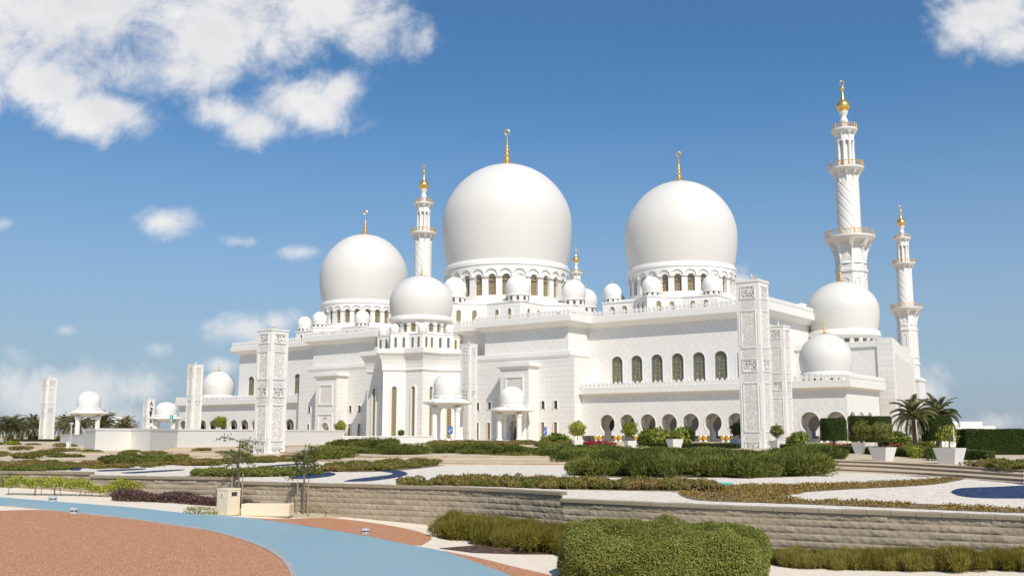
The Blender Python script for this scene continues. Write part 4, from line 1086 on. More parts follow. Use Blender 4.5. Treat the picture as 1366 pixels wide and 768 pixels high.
# ------------------------------------------------------------------ domed kiosks
def make_kiosk():
    r = empty('domed_kiosk', (0, 0, 0), R_(-4), None, 'kiosk', 'small domed kiosks')
    o8 = lambda k: [(k*math.cos(R_(22.5+45*i)), k*math.sin(R_(22.5+45*i))) for i in range(8)]
    m = MB(); m.loft(o8(3.3), [(0, -1.0), (0, .12), (-.3, .12), (-.3, .3)]); m.build('plinth', m_plain, r)
    for x in (-1, 1):
        for y in (-1, 1):
            m = MB(); m.loft([(2.05*x+.52*math.cos(R_(22.5+45*i)), 2.05*y+.52*math.sin(R_(22.5+45*i))) for i in range(8)], [(.12, .28), (.12, .55), (0, .65), (0, 5.2), (.08, 5.4), (.2, 5.75), (.2, 6.15)]); m.build('column', m_plain, r)
    m = MB(); m.loft(o8(4.65), [(-1.55, 6.0), (-1.55, 6.25), (-1.35, 6.4), (-.9, 6.52), (-.9, 6.6), (-.35, 6.72), (-.3, 6.8), (0, 6.86), (0, 7.12), (-.4, 7.2), (-1.4, 7.55), (-1.9, 7.75), (-2.0, 7.95)], capbot=True); m.build('eaves', m_plain, r)
    m = MB(); m.lathe([(2.5, 7.8), (2.5, 8.55), (2.58, 8.56), (2.58, 8.68), (2.5, 8.72)], 48); b = m.build('drum', m_plain, r, 30)
    m = MB()
    for i in range(30): frame(m, 0, op_round(.26, 7.95, 8.45), cyl_map(2.5, (0, 0), 2*math.pi*i/30), .07, .05)
    m.build('blind_arcade', m_plain, b)
    m = MB(); m.lathe(bulb(2.55, 8.7, 10.0, 12.3, 2.45, 24), 64); m.build('dome', m_sdome, r, 40)
    return r
kk_ = make_kiosk()
for i, (px, Y, sz, zb, lab) in enumerate(((597, 180, (1, 1, 1), 1.6, 'white domed kiosk before the star-shaped hall, blue sign beside its columns'),
        (682.5, 203, (1, 1, .9), 1.5, 'white domed kiosk in front of the right carved portal'), (118.5, 215, (.95, .95, .88), 1.3, 'white domed kiosk at far left beside the palms and the free-standing pylon'),
        (222, 245, (1, 1, .76), 1.4, 'white domed kiosk half hidden by the stepped white wall, beside the lettered pylon'))):
    o = kk_ if i == 0 else copy_tree(kk_); c = at(px, 540, Y); o.location = (c.x, c.y, zb); o.scale = sz; o.rotation_euler = (0, 0, R_((-4, -14, 22, 12)[i])); tag(o, lab)

# ------------------------------------------------------------------ white garden walls
m = MB(); B = [tuple(gz(x, y, 1.45).xy) for x, y in ((112,599),(126,601),(173,600),(199,601),(236,598.4),(312,596.6))]
B = B + [(B[-1][0]+8, B[-1][1]+30), (B[0][0]-12, B[0][1]+36)]
t_ = offset(B, .05); m.loft(B, [(0, 1.3), (0, 3.42), (.06, 3.44), (.06, 3.6), (.02, 3.61)]); sw = m.build('stepped_wall', m_plain); tag(sw, 'plain white stepped garden wall with faceted front at left', 'wall')
m = MB(); c0, c1, c2 = at(284, 585, 150), at(470, 585, 152), at(578, 585, 168)
pl = [(c0.x, c0.y), (c1.x, c1.y), (c2.x, c2.y), (c2.x, c2.y+1.2), (c1.x, c1.y+1.2), (c0.x, c0.y+1.2)]
m.loft(pl, [(0, 1.3), (0, 2.55), (.06, 2.57), (.06, 2.74), (.02, 2.75)]); tag(m.build('terrace_wall', m_plain), 'long low white wall in front of the left arcade and portal', 'wall')
m = MB(); a_, b_ = at(80, 590, 150), at(118, 590, 125); m.loft([(a_.x, a_.y), (b_.x, b_.y), (b_.x, b_.y+.6), (a_.x, a_.y+.6)], [(0, 1.2), (0, 2.9), (.05, 2.91), (.05, 3.0)])
tag(m.build('ramp_wall', m_plain), 'short grey-white ramp wall beside the far left kiosk', 'wall')
m = MB(); a_ = at(1290, 590, 120); m.box(-3.5, 3.5, -1, 1, 0, 2.9); m.box(3.5, 5.0, -1, 1, 0, 2.4)
o = m.build('white_outbuilding', m_plain, None, loc=(at(1268, 590, 120).x, 120, 1.6)); tag(o, 'small plain white building behind the last palm and box hedge', 'building')

# ------------------------------------------------------------------ far domed houses
for px, Y, R, zt, lab in ((157, 400, 3.1, 9.8, 'distant white dome with gold finial beyond the stepped wall'), (175, 430, 1.6, 7.8, 'tiny distant white dome right of the other far dome')):
    c = at(px, 560, Y); r = empty('distant_pavilion', (c.x, c.y, 0), 0, lab, 'building', 'distant domed pavilions')
    m = MB(); m.loft([(-R*1.3,-R*1.3),(R*1.3,-R*1.3),(R*1.3,R*1.3),(-R*1.3,R*1.3)], [(0, 0), (0, zt-R*2.1), (.2, zt-R*2.1), (.2, zt-R*1.95)]); m.build('wall', m_plain, r)
    m = MB(); m.lathe(bulb(R, zt-R*1.95, zt-R*1.1, zt, R*.93, 16), 32); m.build('dome', m_sdome, r, 40); finial(r, (0, 0), zt-.1, R*.75, R*.2, crescent=False, seg=10)

# ------------------------------------------------------------------ planters and their little trees
t = NT('cast_stone_planter'); m_cast = t.set(color=t.mix(t.noise(t.obj(), 4, 5), (.66,.63,.58), (.76,.73,.68)), rough=.75)
def make_planter():
    r = empty('planter', (0, 0, 0), 0, None, 'planter', 'square white planters along the plaza edge')
    m = MB(); q = lambda k: [(-k,-k),(k,-k),(k,k),(-k,k)]
    m.loft(q(.38), [(0, 0), (.155, .70), (.165, .75), (.105, .75), (.09, .66)], cap=True, capbot=True); m.build('tapered_box', m_cast, r)
    m = MB(); m.loft(q(.44), [(0, .66), (0, .695)]); m.build('soil', m_soil, r); return r
pt = make_planter(); npl = 0
def planter(px, py, k, lab, rz):
    global npl
    o = pt if npl == 0 else copy_tree(pt); npl += 1
    p = gz(px, py, 1.6); o.location = p; o.scale = (k, k, k); o.rotation_euler = (0, 0, R_(rz)); tag(o, lab); return p, k
def potted_tree(p, k, rc, hc, mat, lab, n=900, kind='ball'):
    """trunk + leaf ball standing in a planter"""
    z0 = p.z + .68*k; r = empty('potted_tree', (p.x, p.y, z0), random.uniform(0, 6), lab, 'tree', 'little trees in the square planters')
    m = MB(); m.tube([(0, 0, -.02), (.02, .01, hc*.5), (0, .02, hc)], [.035*k, .03*k, .02*k], 7)
    for q in range(4): a = 1.6*q; m.tube([(0, 0, hc*.7), (.5*rc*math.cos(a), .5*rc*math.sin(a), hc*.9)], [.018*k, .01], 5)
    m.build('trunk', m_bark, r)
    o = mound('crown', mat, kind, n, random.randint(1, 9999)); o.parent = r; o.location = (0, 0, hc if kind == 'ball' else hc*.55); o.scale = (rc, rc, rc*.92); return r
P = [(770.5, 595.5, 1.06, 'white planter farthest left, right of the blue sign', 12, .95, 1.35, m_yhedge, 'round potted tree in the leftmost white planter'),
     (840.5, 597, 1.0, 'white planter with a round tree before the second arch group', 20, .85, 1.3, m_yhedge, 'round yellow-green potted tree left of the large leafy bushes'),
     (900, 597.2, 1.25, 'wide white planter in front of the large leafy bushes', 25, .5, .5, m_brt, 'low leafy plant in the wide white planter'),
     (984, 596.4, 1.15, 'white planter half hidden behind the tallest pylon, left side', 30, .80, 1.2, m_scrubg, 'round potted tree just left of the tallest pylon'),
     (1037, 598.5, 1.1, 'white planter just right of the tallest pylon', 32, .62, 1.0, m_scrubg, 'round potted tree just right of the tallest pylon'),
     (1151.5, 605, 1.1, 'white planter below the clipped drum hedges', 36, .72, 1.0, m_scrub, 'brownish round potted tree below the clipped drum hedges'),
     (1178, 614.2, 1.0, 'white planter in front of the palm, second from the right', 38, .6, .95, m_scrubg, 'dense dark round potted tree left of the palm'),
     (1268, 618.6, 1.06, 'large white planter nearest the camera at right, holding a thin sapling', 40, .55, .72, m_yhedge, 'thin pale green sapling in the nearest white planter')]
for px, py, k, lab, rz, rc, hc, mat, tl in P:
    p, k = planter(px, py, k, lab, rz); potted_tree(p, k, rc, hc, mat, tl, 420 if 'sapling' in tl else 2600)

# ------------------------------------------------------------------ clipped hedges
rng = np.random.default_rng(11)
h = clipped_hedge('clipped_hedge', 2.15, 1.5, 1.10, 150000, .042, m_hedge, .55, .42, .05); p = G(884, 742); h.location = (3.35, 22.95, zg(3.3)-.02)
h.rotation_euler = (0, 0, R_(-10)); tag(h, 'big clipped bright green bush at the bottom edge right of centre', 'hedge')
def drum_hedge(px, Y, r, z0, z1, lab):
    c = at(px, 580, Y); o = empty('drum_hedge', (c.x, c.y, 1.6), random.uniform(0, 6), lab, 'hedge', 'clipped drum-shaped hedges')
    n = 16000; H = z1-z0; A1, A2 = 2*math.pi*r*H, math.pi*r*r
    u = rng.uniform(0, 1, n) < A1/(A1+A2); a = rng.uniform(0, 6.283, n); rr = np.where(u, r, r*np.sqrt(rng.uniform(0, 1, n))); zz = np.where(u, rng.uniform(0, H, n), H)
    D = np.stack([np.where(u, np.cos(a), 0), np.where(u, np.sin(a), 0), np.where(u, 0, 1)], 1); w = .03*np.sin(a*5)*np.cos(zz*4)
    cz = np.clip((zz-(H-.3))/.3, 0, 1); rr = np.where(u, rr - .16*cz*cz, rr*.93); Pp = np.stack([rr*np.cos(a), rr*np.sin(a), zz + z0-1.6], 1) + D*w[:, None] - D*(rng.uniform(0, 1, n)**2*.12)[:, None]
    V, Fq = leaves(Pp, D + np.array([0, 0, .3]), .085, .055, .7, True); f = numpy_mesh('foliage', V, Fq, m_dhedge, o)
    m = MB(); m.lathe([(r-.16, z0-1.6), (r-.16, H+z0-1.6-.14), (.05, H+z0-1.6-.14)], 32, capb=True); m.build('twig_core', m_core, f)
    m = MB(); m.tube([(0, 0, 0), (0, 0, z0-1.5)], .12, 8); m.build('trunk', m_bark, o)
drum_hedge(1112, 96, 1.22, 2.45, 4.52, 'dark clipped drum hedge farthest left of the four, in front of the arcade end')
drum_hedge(1148, 108, 1.25, 2.3, 4.95, 'dark clipped drum hedge second from the left, partly behind the third')
drum_hedge(1172, 95, 1.22, 2.3, 4.68, 'dark clipped drum hedge third from the left, left of the palm')
drum_hedge(1250, 84, 1.2, 2.5, 4.55, 'dark clipped drum hedge right of the palm trunk, behind the nearest planter')
def hedge_run(px, z, w, h, ls, mat, lab, n, name='low_hedge'):
    Q = tp(px, z); r = None
    V_, F_, off_ = [], [], 0; core = MB()
    for a, b in zip(Q[:-1], Q[1:]):
        A, B = np.array(a), np.array(b); ln = np.hypot(*(B-A)); e = (B-A)/ln; nn = np.array([e[1], -e[0]]); k = int(n*ln)
        u = rng.uniform(0, 1, k); side = rng.choice(3, k, p=[.25, .5, .25]); v = rng.uniform(-1, 1, k); zz = np.where(side == 0, h, rng.uniform(0, h, k)); ov = np.where(side == 0, v, np.where(side == 1, 1.0, -1.0))*w/2
        P3 = np.concatenate([A + e*(u*ln)[:, None] + nn*ov[:, None], (z+zz)[:, None]], 1)
        D = np.where((side == 0)[:, None], np.array([0, 0, 1.]), np.concatenate([nn*1., [0]])[None, :]*np.sign(ov)[:, None])
        P3 += D*(.02*np.sin(u*ln*2.1)+rng.normal(0, .02, k))[:, None]
        V, Fq = leaves(P3, D*.8+np.array([0, 0, .3]), ls, ls*.6, .75, True); V_.append(V); F_.append(Fq+off_); off_ += len(V)
        for E_, dr_ in ((A, -e), (B, e)):
            k2 = int(n*w*h*1.2); ov = rng.uniform(-1, 1, k2)*w/2; D2 = np.tile(np.append(dr_, .3), (k2, 1))
            P4 = np.concatenate([E_ + nn*ov[:, None] + dr_*rng.uniform(0, .05, k2)[:, None], (z + rng.uniform(0, h, k2))[:, None]], 1)
            V, Fq = leaves(P4, D2, ls, ls*.6, .75, True); V_.append(V); F_.append(Fq+off_); off_ += len(V)
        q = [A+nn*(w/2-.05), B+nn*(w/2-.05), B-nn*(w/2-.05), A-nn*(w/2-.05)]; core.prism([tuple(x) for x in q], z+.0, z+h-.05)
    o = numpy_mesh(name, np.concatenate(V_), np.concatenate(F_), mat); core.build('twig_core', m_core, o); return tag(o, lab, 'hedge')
hedge_run([(1284, 606), (1384, 606)], 1.6, 1.6, 1.78, .075, m_dhedge, 'tall dark green box hedge at the right edge', 5000, 'box_hedge')
hedge_run([(870,596.4),(985,598)], 1.6, .9, .5, .09, m_dhedge, 'low dark hedge behind the wide planter under the arcade', 260)
hedge_run([(1045,599.8),(1150,604.5),(1240,611),(1322,614)], 1.6, .7, .55, .07, m_scrubg, 'low brownish clipped hedge running behind the planters at right', 420)
hedge_run([(20,589),(110,589.3)], 1.5, 1.5, .55, .12, m_dhedge, 'low green hedge at the foot of the far left palms', 120)

# leggy yellow-green hedge and purple row in front of the wall at left
def ground_row(px, w, h, n, mat, ls, name, lab, cat, stems=True, kind=None):
    Q = [G(x, y) for x, y in px]; Vs, Fs, k = [], [], 0; st_ = MB()
    for a, b in zip(Q[:-1], Q[1:]):
        ln = (b-a).length; c = int(n*ln); u = rng.uniform(0, 1, c); e = (b-a).normalized(); nn = np.array([e.y, -e.x, 0.])
        base = np.array(a)[None, :] + (np.array(b)-np.array(a))[None, :]*u[:, None]
        zz = (.45 + .55*rng.uniform(0, 1, c)**.7)*h*(.85+.22*np.sin(u*ln*2.3)+.12*np.sin(u*ln*6.1)) if stems else rng.uniform(0.05, 1, c)*h*(.9+.2*np.sin(u*ln*3))
        P3 = base + nn*(rng.normal(0, .36, c).clip(-.6, .6)*w)[:, None]; P3[:, 2] += zz
        V, Fq = leaves(P3, np.tile(np.array([0, 0, .5]), (c, 1)), ls, ls*.5, .8); Vs.append(V); Fs.append(Fq+k); k += len(V)
        if stems:
            for i in range(int(ln*3.2)):
                q = a.lerp(b, random.random()); st_.tube([(q.x, q.y, q.z-.02), (q.x+random.uniform(-.08,.08), q.y, q.z+h*.6)], .012, 4)
    o = numpy_mesh(name, np.concatenate(Vs), np.concatenate(Fs), mat)
    if stems: st_.build('stems', m_bark, o)
    return tag(o, lab, cat, kind=None if cat in ('hedge', 'shrub') else 'stuff')
ground_row([(8,659.5),(60,660.5),(150,662),(215,663.5),(262,665)], .7, .58, 900, m_yhedge, .10, 'leggy_hedge', 'leggy yellow-green hedge with bare stems beside the cream gravel at left', 'hedge')
ground_row([(150,667),(220,669),(290,674),(350,678)], .8, .33, 1300, m_purple, .10, 'purple_row', 'low dark purple planting along the foot of the wall', 'plants', False)
ground_row([(-30,646),(12,651)], .8, .5, 400, m_scrubg, .1, 'corner_shrub', 'green shrub at the far left end of the wall', 'shrub', False)
ground_row([(246,684),(292,686)], .5, .2, 380, m_scrubg, .07, 'low_green_row', 'low green plants left of the stone bin', 'plants', False)
ground_row([(315,685),(330,686)], .5, .22, 380, m_scrubg, .07, 'low_green_row', 'low green plants between the bin and the bench', 'plants', False)
ground_row([(388,689),(418,688),(452,690)], .5, .30, 110, m_scrub, .06, 'rose_bed', 'thin rose stems right of the stone bench', 'plants', True)

# feathery shrubs against the wall
def feather_bed(pts, r, h, gap, cap, lab, grp):
    for p in fill([tuple(q) for q in pts], gap, zg, cap): plant('feathery_shrub', 'feather', m_feather, p - Vector((0, 0, .03)), r*random.uniform(.85, 1.2), h*random.uniform(.85, 1.15), lab, 'shrub', grp, 9000, 3)
feather_bed([(-1.85,29.9),(-1.9,31.6),(-.4,31.0),(2.2,28.9),(3.2,27.8),(2.6,26.2),(1.2,26.6),(-.4,28.2)], .62, .78, .52, 34, 'feathery olive-green shrub in the bed below the wall, left of the big clipped bush', 'feathery shrubs left of the clipped bush')
feather_bed([(6.9,26.1),(10,24.55),(13.4,22.75),(13.2,22.2),(10,23.8),(6.9,25.4)], .46, .60, .27, 70, 'feathery olive-green shrub in the row below the wall at right', 'feathery shrubs right of the clipped bush')
ground_row([(612,722),(690,726),(745,728)], .5, .3, 60, m_scrubg, .09, 'weedy_row', 'thin weedy stems along the front of the feathery shrubs', 'plants', True)

# ------------------------------------------------------------------ garden terrace planting
T0 = TZ[0]
for nm, px in (('soil', [(536,646),(640,643),(800,646),(945,650),(955,655.5),(745,652),(600,646.5)]), ('soil', [(246,635),(300,629),(428,628),(428,633),(330,636)]), ('soil', [(-20,622),(60,623),(140,623),(140,617),(60,613),(-20,613)]),
               ('soil', [(775,636),(920,637),(1090,634),(1090,622),(900,620),(775,619)]), ('soil', [(440,629),(520,628),(600,619),(560,616),(450,620)])):
    sheet('planting_soil', px, m_soil, .008)
drape_c = sheet('orange_groundcover_soil', [(903,657),(945,648.5),(1000,646),(1060,646),(1150,643),(1230,640),(1292,636.5),(1245,646),(1130,652.5),(1075,656),(1050,661),(1066,667),(1140,668),(1380,679),(1380,684.5),(1200,677.5),(1050,671.5),(930,667)], m_soil, .008)
Pp = np.array([(p.x, p.y, T0+.01) for p in fill(tp([(903,657),(945,648.5),(1000,646),(1060,646),(1150,643),(1230,640),(1292,636.5),(1245,646),(1130,652.5),(1075,656),(1050,661),(1066,667),(1140,668),(1380,679),(1380,684.5),(1200,677.5),(1050,671.5),(930,667)]), 0.0, lambda x: T0, 3900)])
Pp = np.repeat(Pp, 16, 0) + rng.normal(0, .10, (len(Pp)*16, 3))*np.array([1, 1, 0]); Pp[:, 2] += rng.uniform(0, .05, len(Pp))
V, Fq = leaves(Pp, np.tile([0, 0, 1.0], (len(Pp), 1)), .075, .055, .8, True); tag(numpy_mesh('groundcover', V, Fq, m_cover), kind='stuff')
bed([(540,647.5),(640,645),(800,647.5),(940,651),(945,653.5),(745,651.5),(600,647)], 'scrub', m_scrub, .55, .42, .36, T0, 'scrub_shrub', 'low brown-green shrub in the long row along the top of the wall at centre', 'shrub', 'shrubs along the wall top, centre', 90)
bed([(250,635),(300,632),(425,631),(425,633),(330,636)], 'scrub', m_scrubg, .6, .42, .55, T0, 'scrub_shrub', 'low green shrub in the row behind the wall, above the stone bench', 'shrub', 'green shrubs behind the wall, left', 30)
bed([(440,628.5),(520,627.5),(590,619),(560,617),(450,621)], 'scrub', m_scrub, 0.80, 0.38, .8, T0, 'scrub_shrub', 'brown-green shrub between the two blue gravel swirls and the steps', 'shrub', 'shrubs beyond the blue swirls', 36)
bed([(-20,622),(60,625),(150,625),(215,622.5),(210,620.5),(140,621.5),(60,617),(-20,615)], 'scrub', m_scrub, .70, 0.33, 1.0, T0, 'scrub_shrub', 'brown-green shrub in the far left garden bed above the wall', 'shrub', 'shrubs of the far left bed', 40)
bed([(-20,630),(20,628.5),(80,627),(85,625.5),(20,626),(-20,627)], 'scrub', m_scrubg, .5, .28, .5, T0, 'scrub_shrub', 'low green shrub close behind the far left end of the wall', 'shrub', 'green shrubs behind the far left wall', 24)
bed([(218,622),(300,620),(390,615),(440,614),(385,611.5),(300,613),(220,616)], 'scrub', m_scrub, 0.90, 0.33, 1.0, T0, 'scrub_shrub', 'brownish shrub in the bed below the carved pylon at left', 'shrub', 'shrubs below the left pylon', 36)
bed([(143,621),(212,620),(212,617),(147,618)], 'rosemary', m_rose, 1.00, 0.64, .9, T0, 'rosemary_clump', 'dark green mounded shrub in the clump below the stepped white wall', 'shrub', 'dark mounds below the stepped wall', 14)
bed([(432,616),(495,612),(500,604),(440,604)], 'rosemary', m_rose, 1.50, 0.83, 1.4, T0, 'rosemary_clump', 'dark green mound on the steps right of the left pylon', 'shrub', 'dark mounds on the left steps', 22)
bed([(470,597.5),(520,599),(505,594.5),(440,595)], 'rosemary', m_rose, 1.60, 0.83, 1.8, TZ[3], 'rosemary_clump', 'dark green mound at the foot of the long low white wall', 'shrub', 'dark mounds below the long white wall', 12)
bed([(514,606.5),(640,606),(735,606),(830,606),(830,602),(640,602),(525,603)], 'rosemary', m_rose, 1.25, 0.65, 1.15, TZ[2], 'rosemary_clump', 'dark green mound in the long dark hedge-like row before the kiosks', 'shrub', 'dark mounds in the row before the kiosks', 50)
bed([(735,615),(860,617),(1000,628),(1085,630),(1082,620),(950,611),(800,608.5),(735,610)], 'rosemary', m_rose, 1.20, 0.72, 1.05, TZ[1], 'rosemary_clump', 'dark green mound in the broad planting before the tallest pylon', 'shrub', 'dark mounds before the tallest pylon', 70)
bed([(880,634),(1000,637),(1084,635),(1080,628),(900,627)], 'rosemary', m_rose, 0.95, 0.83, .85, T0, 'rosemary_clump', 'dark green mound in the front edge of the planting before the tallest pylon', 'shrub', 'dark mounds at the front edge of the broad planting', 40)
bed([(766,634),(818,635),(816,631),(768,630)], 'rosemary', m_rose, 0.80, 0.72, .6, T0, 'rosemary_clump', 'dark green mound in the small clump on the white gravel above the wall step', 'shrub', 'dark mounds in the small clump', 8)
bed([(832,635),(890,637),(892,632),(834,631)], 'rosemary', m_rose, 0.80, 0.72, .6, T0, 'rosemary_clump', 'dark green mound in the second clump on the white gravel', 'shrub', 'dark mounds in the second clump', 9)
bed([(1046,612),(1122,613),(1110,608),(1046,607)], 'rosemary', m_rose, 1.00, 0.59, .9, TZ[3], 'rosemary_clump', 'dark green mound right of the tallest pylon behind the steps', 'shrub', 'dark mounds right of the tallest pylon', 16)
bed([(575,594.5),(770,594.5),(770,591.5),(575,591.5)], 'scrub', m_scrub, 1.50, 0.60, 2.2, TZ[3], 'scrub_shrub', 'reddish-brown shrub at the foot of the mosque between the kiosks', 'shrub', 'reddish shrubs at the mosque foot', 40)
bed([(640,610),(740,610),(740,608),(640,608)], 'scrub', m_scrub, .9, .5, 1.3, TZ[1], 'scrub_shrub', 'brownish shrub on the steps below the dark row', 'shrub', 'shrubs on the middle steps', 12)
bed([(1300,622),(1375,628),(1375,622),(1320,619)], 'scrub', m_scrub, .6, .4, .6, TZ[3], 'scrub_shrub', 'brown-green shrub at the plaza edge, far right', 'shrub', 'shrubs at the far right edge', 16)
for k, (x, y, s, lab) in enumerate(((28,600,1.3,'small tuft at the far left steps'),(62,606,1.0,'brownish tuft on the second left step'),(92,597,1.6,'brown tuft left of the lamp post'),(85,604,1.5,'larger brown tuft below the lamp post'),(122,605,1.0,'small tuft below the corner of the stepped wall'),(38,611,1.3,'tuft at the left end of the lowest step'))):
    plant('dry_tuft', 'scrub', m_scrub, gz(x, y, TZ[2 if y < 603 else 1]), s, .6, lab, 'shrub', None)
rd = random.Random(5)
for k in range(22):
    x, y = rd.uniform(-5, 330), rd.uniform(592, 611); lv = 3 if y < 597 else 2 if y < 603.5 else 1
    if 105 < x < 240 and y < 602: continue
    plant('dry_tuft', 'scrub', m_scrub, gz(x, y, TZ[lv]) - Vector((0, 0, .04)), rd.uniform(.7, 1.5), rd.uniform(.3, .5), 'low dry brownish tuft scattered on the left garden steps', 'shrub', 'dry tufts on the left steps')
for x, y, s, lab in ((255,595,1.3,'dry grass tuft before the stepped wall, left one'),(276,594.5,1.6,'dry grass tuft before the stepped wall, right one'),(455,593,1.1,'small dry tuft at the long white wall')):
    plant('dry_grass_tuft', 'feather', m_feather, gz(x, y, TZ[3]), s, 1.1, lab, 'grass', None, 9000, 3)
for x, Y, r, h, lab in ((868,122,1.9,2.7,'large leafy bush before the arcade, left of a pair'),(888,119,1.8,2.5,'leafy bush in the middle before the arcade'),(912,117,1.6,2.7,'large leafy bush before the arcade, above the wide planter'),(1066,120,1.6,2.3,'leafy bush right of the narrower pylon'),
                      (1206,92,1.3,2.1,'leafy bush left of the palm trunk'),(1188,96,1.3,1.9,'leafy bush behind the dark potted tree'),(1236,92,1.1,1.6,'leafy bush right of the palm trunk'),(748,150,2.2,2.0,'leafy bush beside the blue sign'),(735,152,1.6,1.6,'small leafy bush touching the blue sign')):
    c = at(x, 590, Y); plant('leafy_bush', 'bush', m_brt, Vector((c.x, c.y, 1.55)), r, h, lab, 'bush', None, 1700, 3)
for x, Y, lab in ((1222,62,'small bright green bush left of the nearest planter'),(1245,57,'dark round bush touching the nearest planter')):
    c = at(x, 600, Y); plant('round_bush', 'ball', m_yhedge if Y > 60 else m_dhedge, Vector((c.x, c.y, 1.9)), .5, .5, lab, 'bush', None, 900)
for x, y, r, lab in ((1105,598,1.6,'red flowers under the clipped drum hedge'),(1128,598.5,1.5,'red flowers between the drum hedges'),(1196,601,1.3,'red flowers left of the palm trunk'),(1238,602,1.1,'red flowers right of the palm trunk'),(795,594,1.8,'red flowers right of the leftmost planter'),(815,594.2,1.8,'red flowers before the first arches')):
    plant('flower_clump', 'flower', m_redfl, gz(x, y, 1.6), r, .6, lab, 'flowers', 'red flower clumps', 900)
for x, y, r, lab in ((940,596.6,2.0,'grassy green planting before the arcade, left of the tallest pylon'),(962,596.8,1.8,'grassy green planting touching the tallest pylon'),(1085,600,1.6,'grassy green planting right of the narrower pylon'),(1216,603,1.5,'grassy planting at the palm foot')):
    plant('grassy_plant', 'feather', m_scrubg, gz(x, y, 1.6), r, .9, lab, 'plant', None, 3000, 2)

# ------------------------------------------------------------------ palms and broadleaf trees
def palm_crown(seed, nf=56, ln=2.9, droop=1.0):
    rg = np.random.default_rng(seed); Vs, Fs, k = [], [], 0; st_ = MB()
    for f in range(nf):
        a = f*2.39996 + rg.normal(0, .15); e0 = 1.45 - 1.75*(f/nf) + rg.normal(0, .1); L0 = ln*rg.uniform(.85, 1.08)
        p = np.array([0, 0, 0.]); pts = [p.copy()]; el_ = e0
        for s in range(12):
            p = p + L0/12*np.array([math.cos(a)*math.cos(el_), math.sin(a)*math.cos(el_), math.sin(el_)]); pts.append(p.copy()); el_ -= (.10+.05*(1-abs(e0)/1.4))*droop
        pts = np.array(pts); st_.tube([tuple(q) for q in pts], [.035*(1-.8*i/12)*ln/2.9 for i in range(13)], 4)
        m = 58; u = np.linspace(.1, 1, m); c = np.stack([np.interp(u*12, np.arange(13), pts[:, j]) for j in range(3)], 1)
        tg = np.gradient(c, axis=0); tg /= np.linalg.norm(tg, axis=1)[:, None]; sd_ = np.cross(tg, np.array([0, 0, 1.])); sd_ /= np.linalg.norm(sd_, axis=1)[:, None]; upv = np.cross(sd_, tg)
        for sg in (-1, 1):
            D = tg*.75 + sd_*sg*.75 + upv*.35; l = ln*.20*(np.sin(np.pi*(u*.9+.08))**.6)[:, None]*rg.uniform(.85, 1.1, (m, 1)); D /= np.linalg.norm(D, axis=1)[:, None]
            w = upv*.020*ln/2.9*1.4 + tg*.030*ln/2.9
            V = np.stack([c-w, c+w, c+D*l+w*.2-np.array([0,0,.03]), c+D*l-w*.2-np.array([0,0,.03])], 1).reshape(-1, 3); Vs.append(V); Fs.append(np.arange(4*m).reshape(m, 4)+k); k += 4*m
    return np.concatenate(Vs), np.concatenate(Fs), st_
def make_palm(seed, th, ln, tr=.2, nf=58, droop=1.0):
    r = empty('date_palm', (0, 0, 0), 0, None, 'palm', 'date palms')
    m = MB(); pr = []; n = int(th*6)
    for i in range(n): z = th*i/n; pr += [(tr*(1.12-.25*i/n), z), (tr*(.93-.25*i/n), z+th/n*.9)]
    pr += [(tr*1.25, th-.25), (tr*.9, th+.15), (.02, th+.3)]; m.lathe(pr, 14); m.build('trunk', m_bark, r, 30)
    V, Fq, s_ = palm_crown(seed, nf, ln, droop); V[:, 2] += th; c = numpy_mesh('crown', V, Fq, m_palm, r); s_.build('frond_stems', m_sap, c, loc=(0, 0, th)); return r
pa = make_palm(3, 3.05, 2.35); pb = make_palm(5, 3.4, 3.6, .28, 66)
used = set()
for src, px, Y, zb, sc, lab in ((pa, 1220.5, 84, 1.6, .95, 'date palm in front of the buttress slab, trunk fully visible'), (pa, 1253, 96, 1.6, 1.05, 'date palm leaning right behind the drum hedge'),
        (pb, 14, 140, 1.2, .74, 'large date palm at the far left edge'), (pb, 44, 255, .9, 1.15, 'date palm left of the free-standing pylon'), (pb, 86, 290, .8, 1.25, 'date palm between the far left pylon and kiosk'),
        (pb, 103, 240, .8, 1.25, 'date palm behind the far left kiosk'), (pb, 135, 250, .8, 1.3, 'date palm seen right of the far left kiosk columns'), (pb, 166, 270, .8, 1.15, 'low date palm right of the distant dome'), (pb, 30, 260, .8, 1.0, 'far date palm behind the large one at the left edge'),(pb, -12, 190, 1.0, .9, 'date palm cut by the left edge of the picture')):
    if src.name in used: o = copy_tree(src)
    else: o = src; used.add(src.name)
    c = at(px, 580, Y); o.location = (c.x, c.y, zb); o.scale = (sc, sc, sc); o.rotation_euler = (R_(random.uniform(-3, 3)), R_(6 if 'leaning' in lab else random.uniform(-2, 2)), random.uniform(0, 6)); tag(o, lab)
for px, Y, r, h, mat, lab in ((22,135,1.3,1.5,m_yhedge,'small yellow-green shrub under the far left palm'),(50,262,2.6,3.4,m_scrubg,'round green tree left of the free-standing pylon'),(160,190,2.0,3.6,m_yhedge,'bright green tree top over the stepped wall, left'),(187,190,2.6,3.4,m_scrub,'olive tree top over the stepped wall, right'),
                        (140,260,2.5,3.5,m_scrub,'olive tree behind the far left kiosk'),(84,270,2.6,2.6,m_scrub,'yellowish shrub right of the free-standing pylon')):
    c = at(px, 580, Y); plant('garden_tree', 'bush', mat, Vector((c.x, c.y, .9)), r, h, lab, 'tree', None, 1700, 2)
